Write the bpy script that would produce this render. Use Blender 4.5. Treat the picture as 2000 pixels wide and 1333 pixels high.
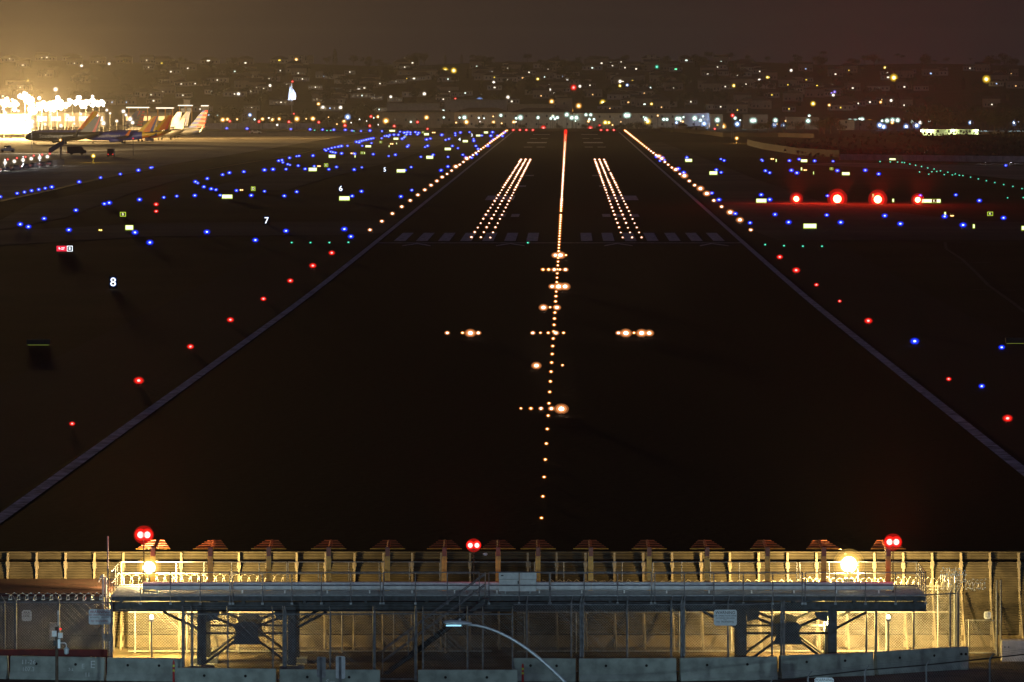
import bpy, math, random
from mathutils import Vector, Matrix
random.seed(7)
sc = bpy.context.scene
for o in list(bpy.data.objects):
    bpy.data.objects.remove(o)
# ------------------------------------------------------------------ camera
F = 11111.0            # focal length in photograph pixels (200 mm on 36 mm at 2000 px)
CX, HY = 1000.0, 170.0 # vanishing column, horizon row
ZC = 25.8
HAZE = 0.68e-4
cam = bpy.data.cameras.new('camera')
cam_ob = bpy.data.objects.new('camera', cam)
sc.collection.objects.link(cam_ob)
cam.sensor_width = 36; cam.lens = 200
cam.shift_y = -(666.5 - HY) / 2000.0
cam.clip_start = 1; cam.clip_end = 12000
cam_ob.location = (0, 0, ZC)
cam_ob.rotation_euler = (math.radians(90), 0, 0)
sc.camera = cam_ob
# ------------------------------------------------------------------ world: a dark, light-polluted night sky
w = bpy.data.worlds.new('World'); sc.world = w; w.use_nodes = True
nt = w.node_tree; nt.nodes.clear()
out = nt.nodes.new('ShaderNodeOutputWorld'); bg = nt.nodes.new('ShaderNodeBackground')
tc = nt.nodes.new('ShaderNodeTexCoord'); sep = nt.nodes.new('ShaderNodeSeparateXYZ'); rp = nt.nodes.new('ShaderNodeValToRGB')
nt.links.new(tc.outputs['Generated'], sep.inputs[0]); nt.links.new(sep.outputs['Z'], rp.inputs[0])
rp.color_ramp.elements[0].position = 0.0; rp.color_ramp.elements[0].color = (.0145, .0105, .0145, 1)
rp.color_ramp.elements[1].position = 0.5; rp.color_ramp.elements[1].color = (.006, .006, .016, 1)
e = rp.color_ramp.elements.new(0.03); e.color = (.009, .0062, .0098, 1)
nt.links.new(rp.outputs[0], bg.inputs[0]); bg.inputs[1].default_value = 1.0
nt.links.new(bg.outputs[0], out.inputs[0])
# a faint moon
sun = bpy.data.lights.new('moon', 'SUN'); sun.energy = 0.12; sun.angle = math.radians(30); sun.color = (.55, .56, 1)
so = bpy.data.objects.new('moon', sun); so.rotation_euler = (math.radians(50), 0, math.radians(25)); sc.collection.objects.link(so)
sc.view_settings.view_transform = 'Standard'; sc.view_settings.look = 'None'
sc.view_settings.exposure = 0; sc.view_settings.gamma = 1
sc.cycles.max_bounces = 4; sc.cycles.diffuse_bounces = 2; sc.cycles.glossy_bounces = 2
sc.cycles.transparent_max_bounces = 32; sc.cycles.volume_bounces = 0
sc.cycles.sample_clamp_indirect = 2.0; sc.cycles.sample_clamp_direct = 0
sc.cycles.caustics_reflective = False; sc.cycles.caustics_refractive = False
# ------------------------------------------------------------------ terrain
HILL = [(3700, 0), (4000, 13), (4500, 31), (4900, 44), (5100, 47), (6600, 45)]
def gz(Y, x=0.0):
    if Y < 3700:
        d = 691 - Y
        k = 90.0
        return 0.00405 * (d + math.sqrt(d * d + k * k)) / 2
    z = 0
    for (a, za), (b, zb) in zip(HILL, HILL[1:]):
        if a <= Y <= b:
            z = za + (zb - za) * (Y - a) / (b - a); break
    return z + (1.6 * math.sin(x / 83.0) + 1.1 * math.sin(x / 31.0 + 2)) * min(1, (Y - 3700) / 600.0)
def P(px, py, Y):
    return ((px - CX) * Y / F, Y, ZC - (py - HY) * Y / F)
def X(px, Y): return (px - CX) * Y / F
def ZY(py, Y): return ZC - (py - HY) * Y / F
def ground_at(px, py, h=0.0):
    """first point at height h above the ground seen at this pixel"""
    lo = 30.0; step = 4.0; Y = lo
    while Y < 6000:
        if ZY(py, Y) <= gz(Y, X(px, Y)) + h:
            a, b = Y - step, Y
            for _ in range(24):
                m = (a + b) / 2
                if ZY(py, m) <= gz(m, X(px, m)) + h: b = m
                else: a = m
            return (X(px, b), b, gz(b, X(px, b)))
        step = 2 + Y * .004
        Y += step
    return (X(px, 5050), 5050, gz(5050, X(px, 5050)))
def RX(s, Y): return -1.5 + 0.0099 * Y + s   # across the runway, s metres right of its centre
# ------------------------------------------------------------------ materials
def mat(name, col, rough=.7, metal=0., var=.0, scale=1., bump=0., detail=6, col2=None, coord='Object'):
    m = bpy.data.materials.new(name); m.use_nodes = True
    n = m.node_tree; b = n.nodes['Principled BSDF']
    b.inputs['Base Color'].default_value = (*col, 1); b.inputs['Roughness'].default_value = rough
    b.inputs['Metallic'].default_value = metal
    if var or col2 or bump:
        t = n.nodes.new('ShaderNodeTexCoord'); no = n.nodes.new('ShaderNodeTexNoise')
        no.inputs['Scale'].default_value = scale; no.inputs['Detail'].default_value = detail
        n.links.new(t.outputs[coord], no.inputs['Vector'])
        r = n.nodes.new('ShaderNodeValToRGB')
        c2 = col2 or tuple(c * (1 + var) for c in col); c1 = col if col2 else tuple(c * (1 - var) for c in col)
        r.color_ramp.elements[0].position = .36; r.color_ramp.elements[0].color = (*c1, 1)
        r.color_ramp.elements[1].position = .64; r.color_ramp.elements[1].color = (*c2, 1)
        n.links.new(no.outputs['Fac'], r.inputs[0]); n.links.new(r.outputs[0], b.inputs['Base Color'])
        if bump:
            bp = n.nodes.new('ShaderNodeBump'); bp.inputs['Strength'].default_value = bump
            n.links.new(no.outputs['Fac'], bp.inputs['Height']); n.links.new(bp.outputs[0], b.inputs['Normal'])
    return m
def emit(name, col, s, sampled=False):
    m = bpy.data.materials.new(name); m.use_nodes = True
    n = m.node_tree; n.nodes.clear()
    o = n.nodes.new('ShaderNodeOutputMaterial'); e = n.nodes.new('ShaderNodeEmission')
    e.inputs[0].default_value = (*col, 1); e.inputs[1].default_value = s
    n.links.new(e.outputs[0], o.inputs[0])
    m.cycles.emission_sampling = 'AUTO' if sampled else 'NONE'
    return m
def tinted(name, col, s, fac):
    """see-through glowing shell that imitates the halo round a bulb"""
    m = bpy.data.materials.new(name); m.use_nodes = True
    n = m.node_tree; n.nodes.clear()
    o = n.nodes.new('ShaderNodeOutputMaterial'); e = n.nodes.new('ShaderNodeEmission'); t = n.nodes.new('ShaderNodeBsdfTransparent'); x = n.nodes.new('ShaderNodeMixShader')
    e.inputs[0].default_value = (*col, 1); e.inputs[1].default_value = s
    x.inputs[0].default_value = fac
    n.links.new(t.outputs[0], x.inputs[1]); n.links.new(e.outputs[0], x.inputs[2]); n.links.new(x.outputs[0], o.inputs[0])
    m.cycles.emission_sampling = 'NONE'
    return m
def ground_mat(name, c1, c2, scale, stretch=(1, 1, 1), c3=None, rough=.9, fine=True):
    m = bpy.data.materials.new(name); m.use_nodes = True
    n = m.node_tree; b = n.nodes['Principled BSDF']; b.inputs['Roughness'].default_value = rough; b.inputs['Specular IOR Level'].default_value = .06
    t = n.nodes.new('ShaderNodeTexCoord'); mp = n.nodes.new('ShaderNodeMapping'); mp.inputs['Scale'].default_value = stretch
    n.links.new(t.outputs['Object'], mp.inputs[0])
    no = n.nodes.new('ShaderNodeTexNoise'); no.inputs['Scale'].default_value = scale; no.inputs['Detail'].default_value = 9; no.inputs['Roughness'].default_value = .65
    n.links.new(mp.outputs[0], no.inputs['Vector'])
    r = n.nodes.new('ShaderNodeValToRGB')
    r.color_ramp.elements[0].position = .35; r.color_ramp.elements[0].color = (*c1, 1)
    r.color_ramp.elements[1].position = .65; r.color_ramp.elements[1].color = (*c2, 1)
    if c3:
        e = r.color_ramp.elements.new(.5); e.color = (*c3, 1)
    n.links.new(no.outputs['Fac'], r.inputs[0]); n.links.new(r.outputs[0], b.inputs['Base Color'])
    if fine:
        n2 = n.nodes.new('ShaderNodeTexNoise'); n2.inputs['Scale'].default_value = 1.3; n2.inputs['Detail'].default_value = 4
        n.links.new(t.outputs['Object'], n2.inputs['Vector'])
        bp = n.nodes.new('ShaderNodeBump'); bp.inputs['Strength'].default_value = .4; bp.inputs['Distance'].default_value = .3
        n.links.new(n2.outputs['Fac'], bp.inputs['Height']); n.links.new(bp.outputs[0], b.inputs['Normal'])
    return m
M = {}
M['grass'] = ground_mat('dry_grass', (.008, .006, .004), (.06, .05, .028), .018, (.5, .3, 1), (.03, .024, .014))
M['asphalt'] = ground_mat('runway_asphalt', (.003, .0028, .0028), (.007, .0065, .006), .03, (1, .15, 1), rough=.85)
M['shoulder'] = ground_mat('shoulder_asphalt', (.022, .019, .016), (.04, .034, .03), .02, (1, .2, 1))
M['taxi'] = ground_mat('taxiway_asphalt', (.05, .045, .037), (.13, .115, .09), .02, (.4, 1.4, 1))
M['concrete_apron'] = ground_mat('apron_concrete', (.15, .13, .10), (.34, .29, .22), .011, (.35, 1.6, 1), (.23, .2, .15))
M['hill'] = ground_mat('hillside_soil', (.018, .018, .012), (.05, .045, .03), .03)
M['road'] = ground_mat('street_asphalt', (.018, .016, .015), (.035, .032, .03), .5)
M['yard'] = ground_mat('yard_gravel', (.07, .06, .045), (.15, .125, .09), .9)
M['paint'] = mat('white_road_paint', (.62, .62, .62), .6, var=.25, scale=.6)
M['worn'] = mat('worn_marking_paint', (.028, .028, .031), .85, var=.6, scale=.4)
M['worn2'] = mat('worn_key_paint', (.42, .42, .45), .8, var=.6, scale=1.1)
M['yellow_line'] = mat('yellow_line_paint', (.35, .24, .05), .7, var=.3, scale=.4)
M['steel'] = mat('galvanised_steel', (.24, .25, .27), .45, .25, var=.25, scale=6)
M['steel_dark'] = mat('weathered_steel', (.042, .046, .056), .55, .2, var=.4, scale=4, bump=.1)
M['blast'] = mat('galvanised_corrugated_sheet', (.055, .049, .037), .6, .1, var=.3, scale=1.5, bump=.15)
M['blast_post'] = mat('blast_fence_post_steel', (.2, .18, .14), .5, .1, var=.25, scale=3)
M['conc'] = mat('barrier_concrete', (.36, .40, .36), .85, var=.22, scale=2.2, bump=.25, detail=10)
M['conc_white'] = mat('white_concrete', (.7, .68, .7), .8, var=.15, scale=3, bump=.2)
M['hole'] = mat('dark_hole', (.01, .01, .01), .9, var=.2)
M['chalk'] = mat('chalk_scrawl', (.75, .78, .78), .8, var=.2, scale=20)
M['orange'] = mat('orange_antenna_paint', (.28, .06, .02), .5, var=.2, scale=5)
M['amber_paint'] = mat('amber_antenna_paint', (.8, .4, .05), .5, var=.2, scale=5)
M['white_tube'] = mat('white_duct_paint', (.85, .86, .88), .4, var=.12, scale=3)
M['box_paint'] = mat('pale_cabinet_paint', (.7, .72, .72), .45, var=.1, scale=5)
M['wall_grey'] = mat('grey_hut_wall', (.14, .14, .145), .8, var=.25, scale=.7, bump=.1)
M['roof_red'] = mat('dark_red_hut_roof', (.035, .008, .01), .8, var=.4, scale=1.5)
M['red_trim'] = mat('red_kerb_trim', (.13, .01, .01), .7, var=.2, scale=3)
M['sign_white'] = mat('white_sign_sheet', (.72, .78, .82), .5, var=.08, scale=9)
M['sign_red'] = mat('red_sign_ink', (.35, .03, .04), .6, var=.1)
M['sign_black'] = mat('black_sign_ink', (.02, .02, .025), .6, var=.1)
M['sign_back'] = mat('bare_sign_back', (.4, .42, .44), .5, .2, var=.2, scale=8)
M['wire'] = mat('chain_link_wire', (.2, .21, .23), .5, .2, var=.2, scale=8)
M['razor'] = mat('razor_wire', (.8, .78, .72), .3, .5, var=.2, scale=8)
M['red_plastic'] = mat('red_delineator_plastic', (.6, .03, .03), .5, var=.1)
M['yellow_band'] = mat('yellow_reflective_band', (.85, .8, .1), .4, var=.1)
M['lamp_body'] = mat('lamp_housing', (.6, .68, .72), .4, .2, var=.1, scale=9)
M['dark'] = mat('dark_metal', (.03, .03, .03), .6, var=.3)
M['wood'] = mat('timber_pole', (.1, .07, .05), .9, var=.3, scale=4)
M['leaf'] = mat('foliage', (.035, .045, .02), .9, var=.5, scale=.5)
M['leaf2'] = mat('dark_foliage', (.02, .028, .014), .9, var=.5, scale=.5)
M['shrub'] = mat('dry_shrub_foliage', (.05, .035, .02), .9, var=.5, scale=.3)
M['bark'] = mat('bark', (.08, .06, .045), .9, var=.3, scale=2)
M['stucco'] = mat('pale_stucco', (.5, .46, .38), .9, var=.12, scale=.5)
M['stucco2'] = mat('tan_stucco', (.33, .27, .2), .9, var=.12, scale=.5)
M['stucco3'] = mat('grey_stucco', (.3, .3, .3), .9, var=.12, scale=.5)
M['rooftile'] = mat('dark_roof_tile', (.06, .045, .04), .9, var=.3, scale=1)
M['glass_dark'] = mat('dark_window_glass', (.02, .02, .025), .15, var=.1)
M['terminal'] = mat('terminal_cladding', (.55, .5, .42), .7, var=.12, scale=.2)
M['wall_brown'] = mat('brown_block_wall', (.042, .03, .023), .9, var=.3, scale=.3)
M['wall_pale'] = mat('pale_panel_wall', (.42, .4, .42), .8, var=.2, scale=.4)
M['tyre'] = mat('tyre_rubber', (.02, .02, .02), .9, var=.2)
M['car_white'] = mat('white_car_paint', (.7, .7, .7), .3, var=.04)
M['car_dark'] = mat('dark_car_paint', (.05, .05, .06), .3, var=.1)
# ------------------------------------------------------------------ mesh builder
class MB:
    def __init__(self): self.v = []; self.f = []; self.mi = []; self.m = 0
    def add(self, vs, fs):
        b = len(self.v); self.v += [tuple(q) for q in vs]
        self.f += [tuple(i + b for i in q) for q in fs]; self.mi += [self.m] * len(fs)
        return self
    def box(self, x0, x1, y0, y1, z0, z1):
        return self.add([(x0,y0,z0),(x1,y0,z0),(x1,y1,z0),(x0,y1,z0),(x0,y0,z1),(x1,y0,z1),(x1,y1,z1),(x0,y1,z1)],
                 [(0,3,2,1),(4,5,6,7),(0,1,5,4),(1,2,6,5),(2,3,7,6),(3,0,4,7)])
    def prism(self, poly, axis, a, b):
        """extrude a 2-D outline (list of (u,v)) along axis 0/1/2 from a to b"""
        n = len(poly)
        def pt(u, v, t):
            return [(t, u, v), (u, t, v), (u, v, t)][axis]
        vs = [pt(u, v, a) for u, v in poly] + [pt(u, v, b) for u, v in poly]
        fs = [tuple(range(n - 1, -1, -1)), tuple(range(n, 2 * n))] + [(i, (i + 1) % n, n + (i + 1) % n, n + i) for i in range(n)]
        return self.add(vs, fs)
    def tube(self, p, q, r, n=6, r2=None, cap=True):
        p = Vector(p); q = Vector(q); d = (q - p)
        if d.length < 1e-6: return self
        d.normalize(); u = d.orthogonal().normalized(); v = d.cross(u); r2 = r if r2 is None else r2
        vs = []
        for c, rr in ((p, r), (q, r2)):
            for i in range(n):
                a = 2 * math.pi * i / n
                vs.append(c + u * math.cos(a) * rr + v * math.sin(a) * rr)
        fs = [(i, (i + 1) % n, n + (i + 1) % n, n + i) for i in range(n)]
        if cap: fs += [tuple(range(n - 1, -1, -1)), tuple(range(n, 2 * n))]
        return self.add(vs, fs)
    def path(self, pts, r, n=5):
        for a, b in zip(pts, pts[1:]): self.tube(a, b, r, n)
        return self
    def ball(self, c, r, nu=8, nv=5, sz=1.0):
        vs = [(c[0], c[1], c[2] - r * sz)]
        for j in range(1, nv):
            t = math.pi * j / nv
            for i in range(nu):
                a = 2 * math.pi * i / nu
                vs.append((c[0] + r * math.sin(t) * math.cos(a), c[1] + r * math.sin(t) * math.sin(a), c[2] - r * sz * math.cos(t)))
        vs.append((c[0], c[1], c[2] + r * sz)); L = len(vs) - 1
        fs = [(0, 1 + (i + 1) % nu, 1 + i) for i in range(nu)]
        for j in range(nv - 2):
            for i in range(nu):
                a = 1 + j * nu + i; b = 1 + j * nu + (i + 1) % nu
                fs.append((a, b, b + nu, a + nu))
        fs += [(L, 1 + (nv - 2) * nu + i, 1 + (nv - 2) * nu + (i + 1) % nu) for i in range(nu)]
        return self.add(vs, fs)
    def rings(self, rings, cap=True):
        n = len(rings[0]); vs = [p for r in rings for p in r]; fs = []
        for j in range(len(rings) - 1):
            for i in range(n):
                fs.append((j * n + i, j * n + (i + 1) % n, (j + 1) * n + (i + 1) % n, (j + 1) * n + i))
        if cap: fs += [tuple(range(n - 1, -1, -1)), tuple(range((len(rings) - 1) * n, len(rings) * n))]
        return self.add(vs, fs)
    def data(self, name, mats, smooth=False):
        me = bpy.data.meshes.new(name); me.from_pydata(self.v, [], self.f)
        for k in (mats if isinstance(mats, (list, tuple)) else [mats]): me.materials.append(k)
        me.polygons.foreach_set('material_index', self.mi)
        if smooth: me.polygons.foreach_set('use_smooth', [True] * len(self.f))
        me.update(); return me
    def build(self, name, mats, parent=None, loc=None, smooth=False):
        return put(name, self.data(name, mats, smooth), parent, loc)
def put(name, data, parent=None, loc=None, rz=0, s=1):
    o = bpy.data.objects.new(name, data); sc.collection.objects.link(o)
    if parent: o.parent = parent
    if loc is not None: o.location = loc
    if rz: o.rotation_euler = (0, 0, rz)
    if s != 1: o.scale = (s, s, s)
    return o
def tag(o, label=None, cat=None, group=None, kind=None):
    if label: o['label'] = label
    if cat: o['category'] = cat
    if group: o['group'] = group
    if kind: o['kind'] = kind
    return o
def thing(name, label, cat, loc=(0, 0, 0), rz=0, group=None, s=1):
    o = put(name, None, None, loc, rz, s); o.empty_display_size = .3
    return tag(o, label, cat, group)
def struct(o): o['kind'] = 'structure'; return o
def copy_tree(o, parent=None):
    c = o.copy(); sc.collection.objects.link(c); c.parent = parent
    for ch in list(o.children): copy_tree(ch, c)
    return c
_txt = {}
def text_data(s, size, material, extrude=.01, align='CENTER'):
    key = (s, round(size, 3), material.name)
    if key in _txt: return _txt[key]
    c = bpy.data.curves.new('lettering', 'FONT'); c.body = s; c.size = size; c.extrude = extrude
    c.align_x = align; c.align_y = 'CENTER'; c.resolution_u = 3
    t = bpy.data.objects.new('lettering', c); sc.collection.objects.link(t)
    bpy.context.view_layer.update()
    me = bpy.data.meshes.new_from_object(t.evaluated_get(bpy.context.evaluated_depsgraph_get()))
    bpy.data.objects.remove(t); bpy.data.curves.remove(c)
    me.materials.clear(); me.materials.append(material)
    _txt[key] = me; return me
def lettering(s, size, material, loc, parent, rot=(math.pi / 2, 0, 0), name='lettering', extrude=.006):
    o = put(name, text_data(s, size, material, extrude), parent, loc); o.rotation_euler = rot; return o
# ------------------------------------------------------------------ labels by landmark
ONES = ['', 'first', 'second', 'third', 'fourth', 'fifth', 'sixth', 'seventh', 'eighth', 'ninth', 'tenth', 'eleventh', 'twelfth', 'thirteenth',
        'fourteenth', 'fifteenth', 'sixteenth', 'seventeenth', 'eighteenth', 'nineteenth']
TENS = ['', '', 'twenty', 'thirty', 'forty', 'fifty', 'sixty', 'seventy', 'eighty', 'ninety']
TTH = ['', '', 'twentieth', 'thirtieth', 'fortieth', 'fiftieth', 'sixtieth', 'seventieth', 'eightieth', 'ninetieth']
def nth(n):
    if n >= 100: return 'hundredth' if n == 100 else 'hundred ' + nth(n - 100)
    if n < 20: return ONES[n]
    return TTH[n // 10] if n % 10 == 0 else TENS[n // 10] + ' ' + ONES[n % 10]
MARKS = [(221, 552, 'the figure eight marker'), (520, 431, 'the figure seven marker'), (665, 369, 'the figure six marker'), (751, 332, 'the figure five marker'),
         (120, 486, 'the red mandatory sign'), (305, 406, 'the stacked red beacons'), (188, 240, 'the dark jet tail'), (1430, 228, 'the lattice mast'),
         (1555, 391, 'the leftmost red approach unit'), (1792, 393, 'the rightmost red approach unit'), (1378, 210, 'the tall conical pine'),
         (877, 138, 'the twin yellow hill lamps'), (1107, 268, 'the far runway end'), (1860, 255, 'the pale floodlit shed'), (388, 240, 'the striped jet tail'),
         (571, 185, 'the floodlit flag'), (1120, 172, 'the red hilltop lamp'), (1746, 152, 'the lone orange hill lamp'), (1926, 155, 'the far right orange lamp'),
         (937, 197, 'the bluish warehouse lamp'), (1630, 181, 'the purple lit trees'), (1285, 132, 'the green lit house'), (182, 306, 'the amber ground beacon'),
         (640, 303, 'the bent blue row'), (955, 222, 'the long tiled hall'), (1732, 200, 'the tan lit villa'), (95, 128, 'the upper left corner'), (1440, 272, 'the amber mast lamp'),
         (1210, 153, 'the bright white hill terrace'), (245, 300, 'the parked utility van'), (470, 183, 'the white lit porch'), (1588, 203, 'the orange hillside lamp')]
REG = {}
def reg(o, base, px, py, cat, group=None):
    REG.setdefault(base, []).append((o, px, py)); o['category'] = cat
    if group: o['group'] = group
    return o
def write_labels():
    for base, items in REG.items():
        by = {}
        for o, px, py in items:
            k = min(range(len(MARKS)), key=lambda i: (MARKS[i][0] - px) ** 2 + (1.8 * (MARKS[i][1] - py)) ** 2)
            by.setdefault(k, []).append(((MARKS[k][0] - px) ** 2 + (MARKS[k][1] - py) ** 2, o))
        for k, l in by.items():
            l.sort(key=lambda t: t[0])
            for n, (_, o) in enumerate(l):
                o['label'] = f'{base}, {"" if n == 0 else nth(n + 1) + " "}nearest to {MARKS[k][2]}'
# ------------------------------------------------------------------ ground, runway, paint
YS = [-60, 0, 60, 120, 160] + list(range(180, 1200, 20)) + list(range(1200, 3700, 100)) + list(range(3700, 5200, 50)) + [5400, 6000, 6600]
def sheet(name, xs, ys, dz, m, kind='structure'):
    b = MB(); n = len(xs)
    vs = [(x, y, gz(y, x) + dz) for y in ys for x in xs]
    fs = [(j * n + i, j * n + i + 1, (j + 1) * n + i + 1, (j + 1) * n + i) for j in range(len(ys) - 1) for i in range(n - 1)]
    b.add(vs, fs); return tag(b.build(name, m), kind=kind)
sheet('ground', [x * 40 for x in range(-45, 46)], [y for y in YS if y <= 3700], 0, M['grass'])
sheet('hills', [x * 20 for x in range(-90, 91)], [y for y in YS if y >= 3700], 0, M['hill'])
def ysub(a, b): return [a] + [y for y in YS if a < y < b] + [b]
def strip(b, x0, x1, Ya, Yb, dz):
    """a strip between two x(Y) functions following the ground"""
    ys = ysub(Ya, Yb)
    vs = []
    for y in ys: vs += [(x0(y), y, gz(y) + dz), (x1(y), y, gz(y) + dz)]
    b.add(vs, [(2 * i, 2 * i + 1, 2 * i + 3, 2 * i + 2) for i in range(len(ys) - 1)])
def rstrip(b, s0, s1, Ya, Yb, dz): strip(b, lambda y: RX(s0, y), lambda y: RX(s1, y), Ya, Yb, dz)
b = MB(); rstrip(b, -46, 46, 246, 3275, .02); struct(b.build('runway_shoulder', M['shoulder']))
b = MB(); rstrip(b, -31.2, 31.2, 246, 3270, .04); struct(b.build('runway', M['asphalt']))
b = MB()
for s in (-1, 1): rstrip(b, s * 30.4 - .42, s * 30.4 + .42, 246, 3265, .06)
for k in range(8):                       # threshold keys
    for s in (-1, 1):
        if k == 0: continue
        c = s * (1.9 + 3.68 * k - 1.0); rstrip(b, c - .95, c + .95, 949, 1002, .06)
struct(b.build('threshold_keys', M['worn2']))
b = MB(); rstrip(b, -29.9, 29.9, 936, 938.6, .06)
for s in (-1, 1):                        # aiming points and touchdown bars
    for (a, c, y0, y1) in ((11, 17.5, 1292, 1345), (8.3, 9.9, 1125, 1150), (11, 12.5, 1125, 1150), (14, 15.6, 1125, 1150), (9.5, 12.5, 1462, 1485), (8.5, 11, 1640, 1660),
                           (8.5, 17.5, 2600, 2650), (8.5, 12, 2420, 2440), (14, 17.5, 2420, 2440), (8.5, 12, 2820, 2840), (14, 17.5, 2820, 2840), (8.5, 17.5, 3060, 3090)):
        rstrip(b, min(s * a, s * c), max(s * a, s * c), y0, y1, .06)
struct(b.build('runway_markings', M['worn2']))
b = MB()
def chev(b, s, Y, w, t, L):
    for d in (-1, 1):
        x0, x1 = RX(s, Y), RX(s + d * w, Y)
        b.add([(x0, Y, gz(Y) + .06), (x0, Y + t, gz(Y + t) + .06), (x1, Y - L + t, gz(Y - L + t) + .06), (x1, Y - L, gz(Y - L) + .06)][::d], [(0, 1, 2, 3)])
for s in (-23.2, -8, 9.5, 25): chev(b, s, 931, 2.3, 5, 13)
struct(b.build('threshold_chevrons', M['worn2']))
def poly(name, px, dz, m, Ymin=0):
    pts = [ground_at(a, c) for a, c in px]
    vs = [(p[0], p[1], gz(p[1]) + dz) for p in pts]
    n = MB(); n.add(vs, [tuple(range(len(vs)))]); return struct(n.build(name, m))
poly('apron', [(-260, 470), (-20, 396), (150, 362), (330, 322), (520, 292), (700, 262), (735, 258), (-900, 256), (-1400, 300)], .03, M['concrete_apron'])
poly('taxiway', [(-40, 452), (60, 400), (300, 345), (395, 338), (250, 380), (130, 425), (20, 446)], .05, M['taxi'])
poly('taxiway_crossing', [(-120, 486), (-80, 452), (60, 449), (300, 436), (700, 433), (900, 425), (872, 452), (640, 460), (300, 462), (60, 476)], .035, M['taxi'])
poly('parallel_taxiway', [(380, 372), (500, 345), (640, 318), (770, 275), (870, 262), (905, 262), (850, 288), (760, 318), (640, 348), (560, 372)], .045, M['taxi'])
poly('right_taxiway', [(1520, 470), (1440, 440), (1330, 330), (1250, 283), (1290, 277), (1400, 320), (1480, 352), (1620, 400), (1900, 432), (2200, 440), (2200, 470)], .033, M['taxi'])
poly('right_apron', [(1640, 318), (2200, 330), (2300, 362), (1990, 352), (1800, 332), (1560, 322)], .035, M['concrete_apron'])
b = MB()
def line_px(b, pts, w, dz):
    g = [ground_at(*p) for p in pts]
    for p, q in zip(g, g[1:]):
        n = max(1, int(abs(q[1] - p[1]) / 18))
        d = Vector((q[0] - p[0], q[1] - p[1])).normalized(); k = Vector((-d.y, d.x)) * w / 2
        for i in range(n):
            a = [p[j] + (q[j] - p[j]) * i / n for j in (0, 1)]; c = [p[j] + (q[j] - p[j]) * (i + 1) / n for j in (0, 1)]
            b.add([(a[0] + k.x, a[1] + k.y, gz(a[1] + k.y) + dz), (a[0] - k.x, a[1] - k.y, gz(a[1] - k.y) + dz), (c[0] - k.x, c[1] - k.y, gz(c[1] - k.y) + dz), (c[0] + k.x, c[1] + k.y, gz(c[1] + k.y) + dz)], [(0, 1, 2, 3)])
line_px(b, [(-20, 398), (110, 370), (200, 348), (300, 331)], 1.6, .06)
line_px(b, [(390, 334), (560, 306), (700, 276)], .8, .07)
struct(b.build('taxiway_lines', M['yellow_line']))
b = MB()
line_px(b, [(1846, 474), (1848, 487), (1880, 508), (1905, 532), (1930, 558), (1975, 590), (2040, 640)], .5, .05)
for c in ((1862, 513, 1935), (1898, 567, 1985), (1824, 473, 1880)): line_px(b, [(c[0], c[1]), (c[2], c[1] + 1)], 1.1, .055)
struct(b.build('faded_lead_in_line', M['worn']))
# the street and the gravel yard in front of the runway
b = MB(); b.add([(-60, 60, gz(60) + .03), (60, 60, gz(60) + .03), (60, 229, gz(229) + .03), (-60, 226, gz(226) + .03)], [(0, 1, 2, 3)]); struct(b.build('street', M['road']))
b = MB(); b.add([(-60, 226, gz(226) + .05), (60, 229, gz(229) + .05), (60, 246, gz(246) + .05), (-60, 246, gz(246) + .05)], [(0, 1, 2, 3)]); struct(b.build('yard', M['yard']))
# ------------------------------------------------------------------ lamps helpers
def lamp(kind, loc, power, col, parent, radius=.3, aim=None, cone=60, blend=.6, name='lamp_light'):
    l = bpy.data.lights.new(name, kind); l.energy = power; l.color = col; l.shadow_soft_size = radius
    o = bpy.data.objects.new(name, l); sc.collection.objects.link(o)
    if parent: o.parent = parent
    o.location = loc
    if kind == 'SPOT':
        l.spot_size = math.radians(cone); l.spot_blend = blend
        o.rotation_euler = Vector(aim).to_track_quat('-Z', 'Y').to_euler()
    return o
COL = {  # core colour, glow shell colour, glow shell strength, glow shell opacity
    'w': ((1, .97, .9), (1, .85, .65), 1.2, .5), 'g': ((.9, 1, .93), (.55, .85, .72), 1.2, .5), 'a': ((1, .85, .45), (1, .42, .06), 1.3, .55),
    'y': ((1, .93, .45), (1, .6, .03), 1.3, .55), 'r': ((1, .42, .38), (1, .015, .01), 1.5, .55), 'b': ((.85, .93, 1), (.25, .45, 1), 1.2, .5),
    'B': ((.45, .6, 1), (.01, .03, 1), 1.8, .55), 'G': ((.3, 1, .75), (.0, .55, .3), 1., .55), 'E': ((1, .87, .72), (1, .33, .1), 1.2, .5),
    'O': ((1, .82, .5), (1, .25, .02), 1.4, .5), 'R': ((1, .35, .3), (1, .02, .01), 1.4, .55), 'p': ((.5, .45, 1), (.25, .15, .9), 1., .5)}
_fix = {}
for k, (c, g, s, fa) in COL.items():
    M['core' + k] = emit('bulb_' + k, c, {'E': 16, 'O': 14, 'g': 16, 'w': 14, 'b': 14, 'a': 12, 'y': 12, 'B': 9}.get(k, 8)); M['globe' + k] = tinted('globe_' + k, g, s, fa)
    M['mid' + k] = tinted('mid_glow_' + k, g, s * 1.1, .34); M['far' + k] = tinted('far_glow_' + k, g, s * .9, .12)  # fainter glowing shells that soften the imitated halo
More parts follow.
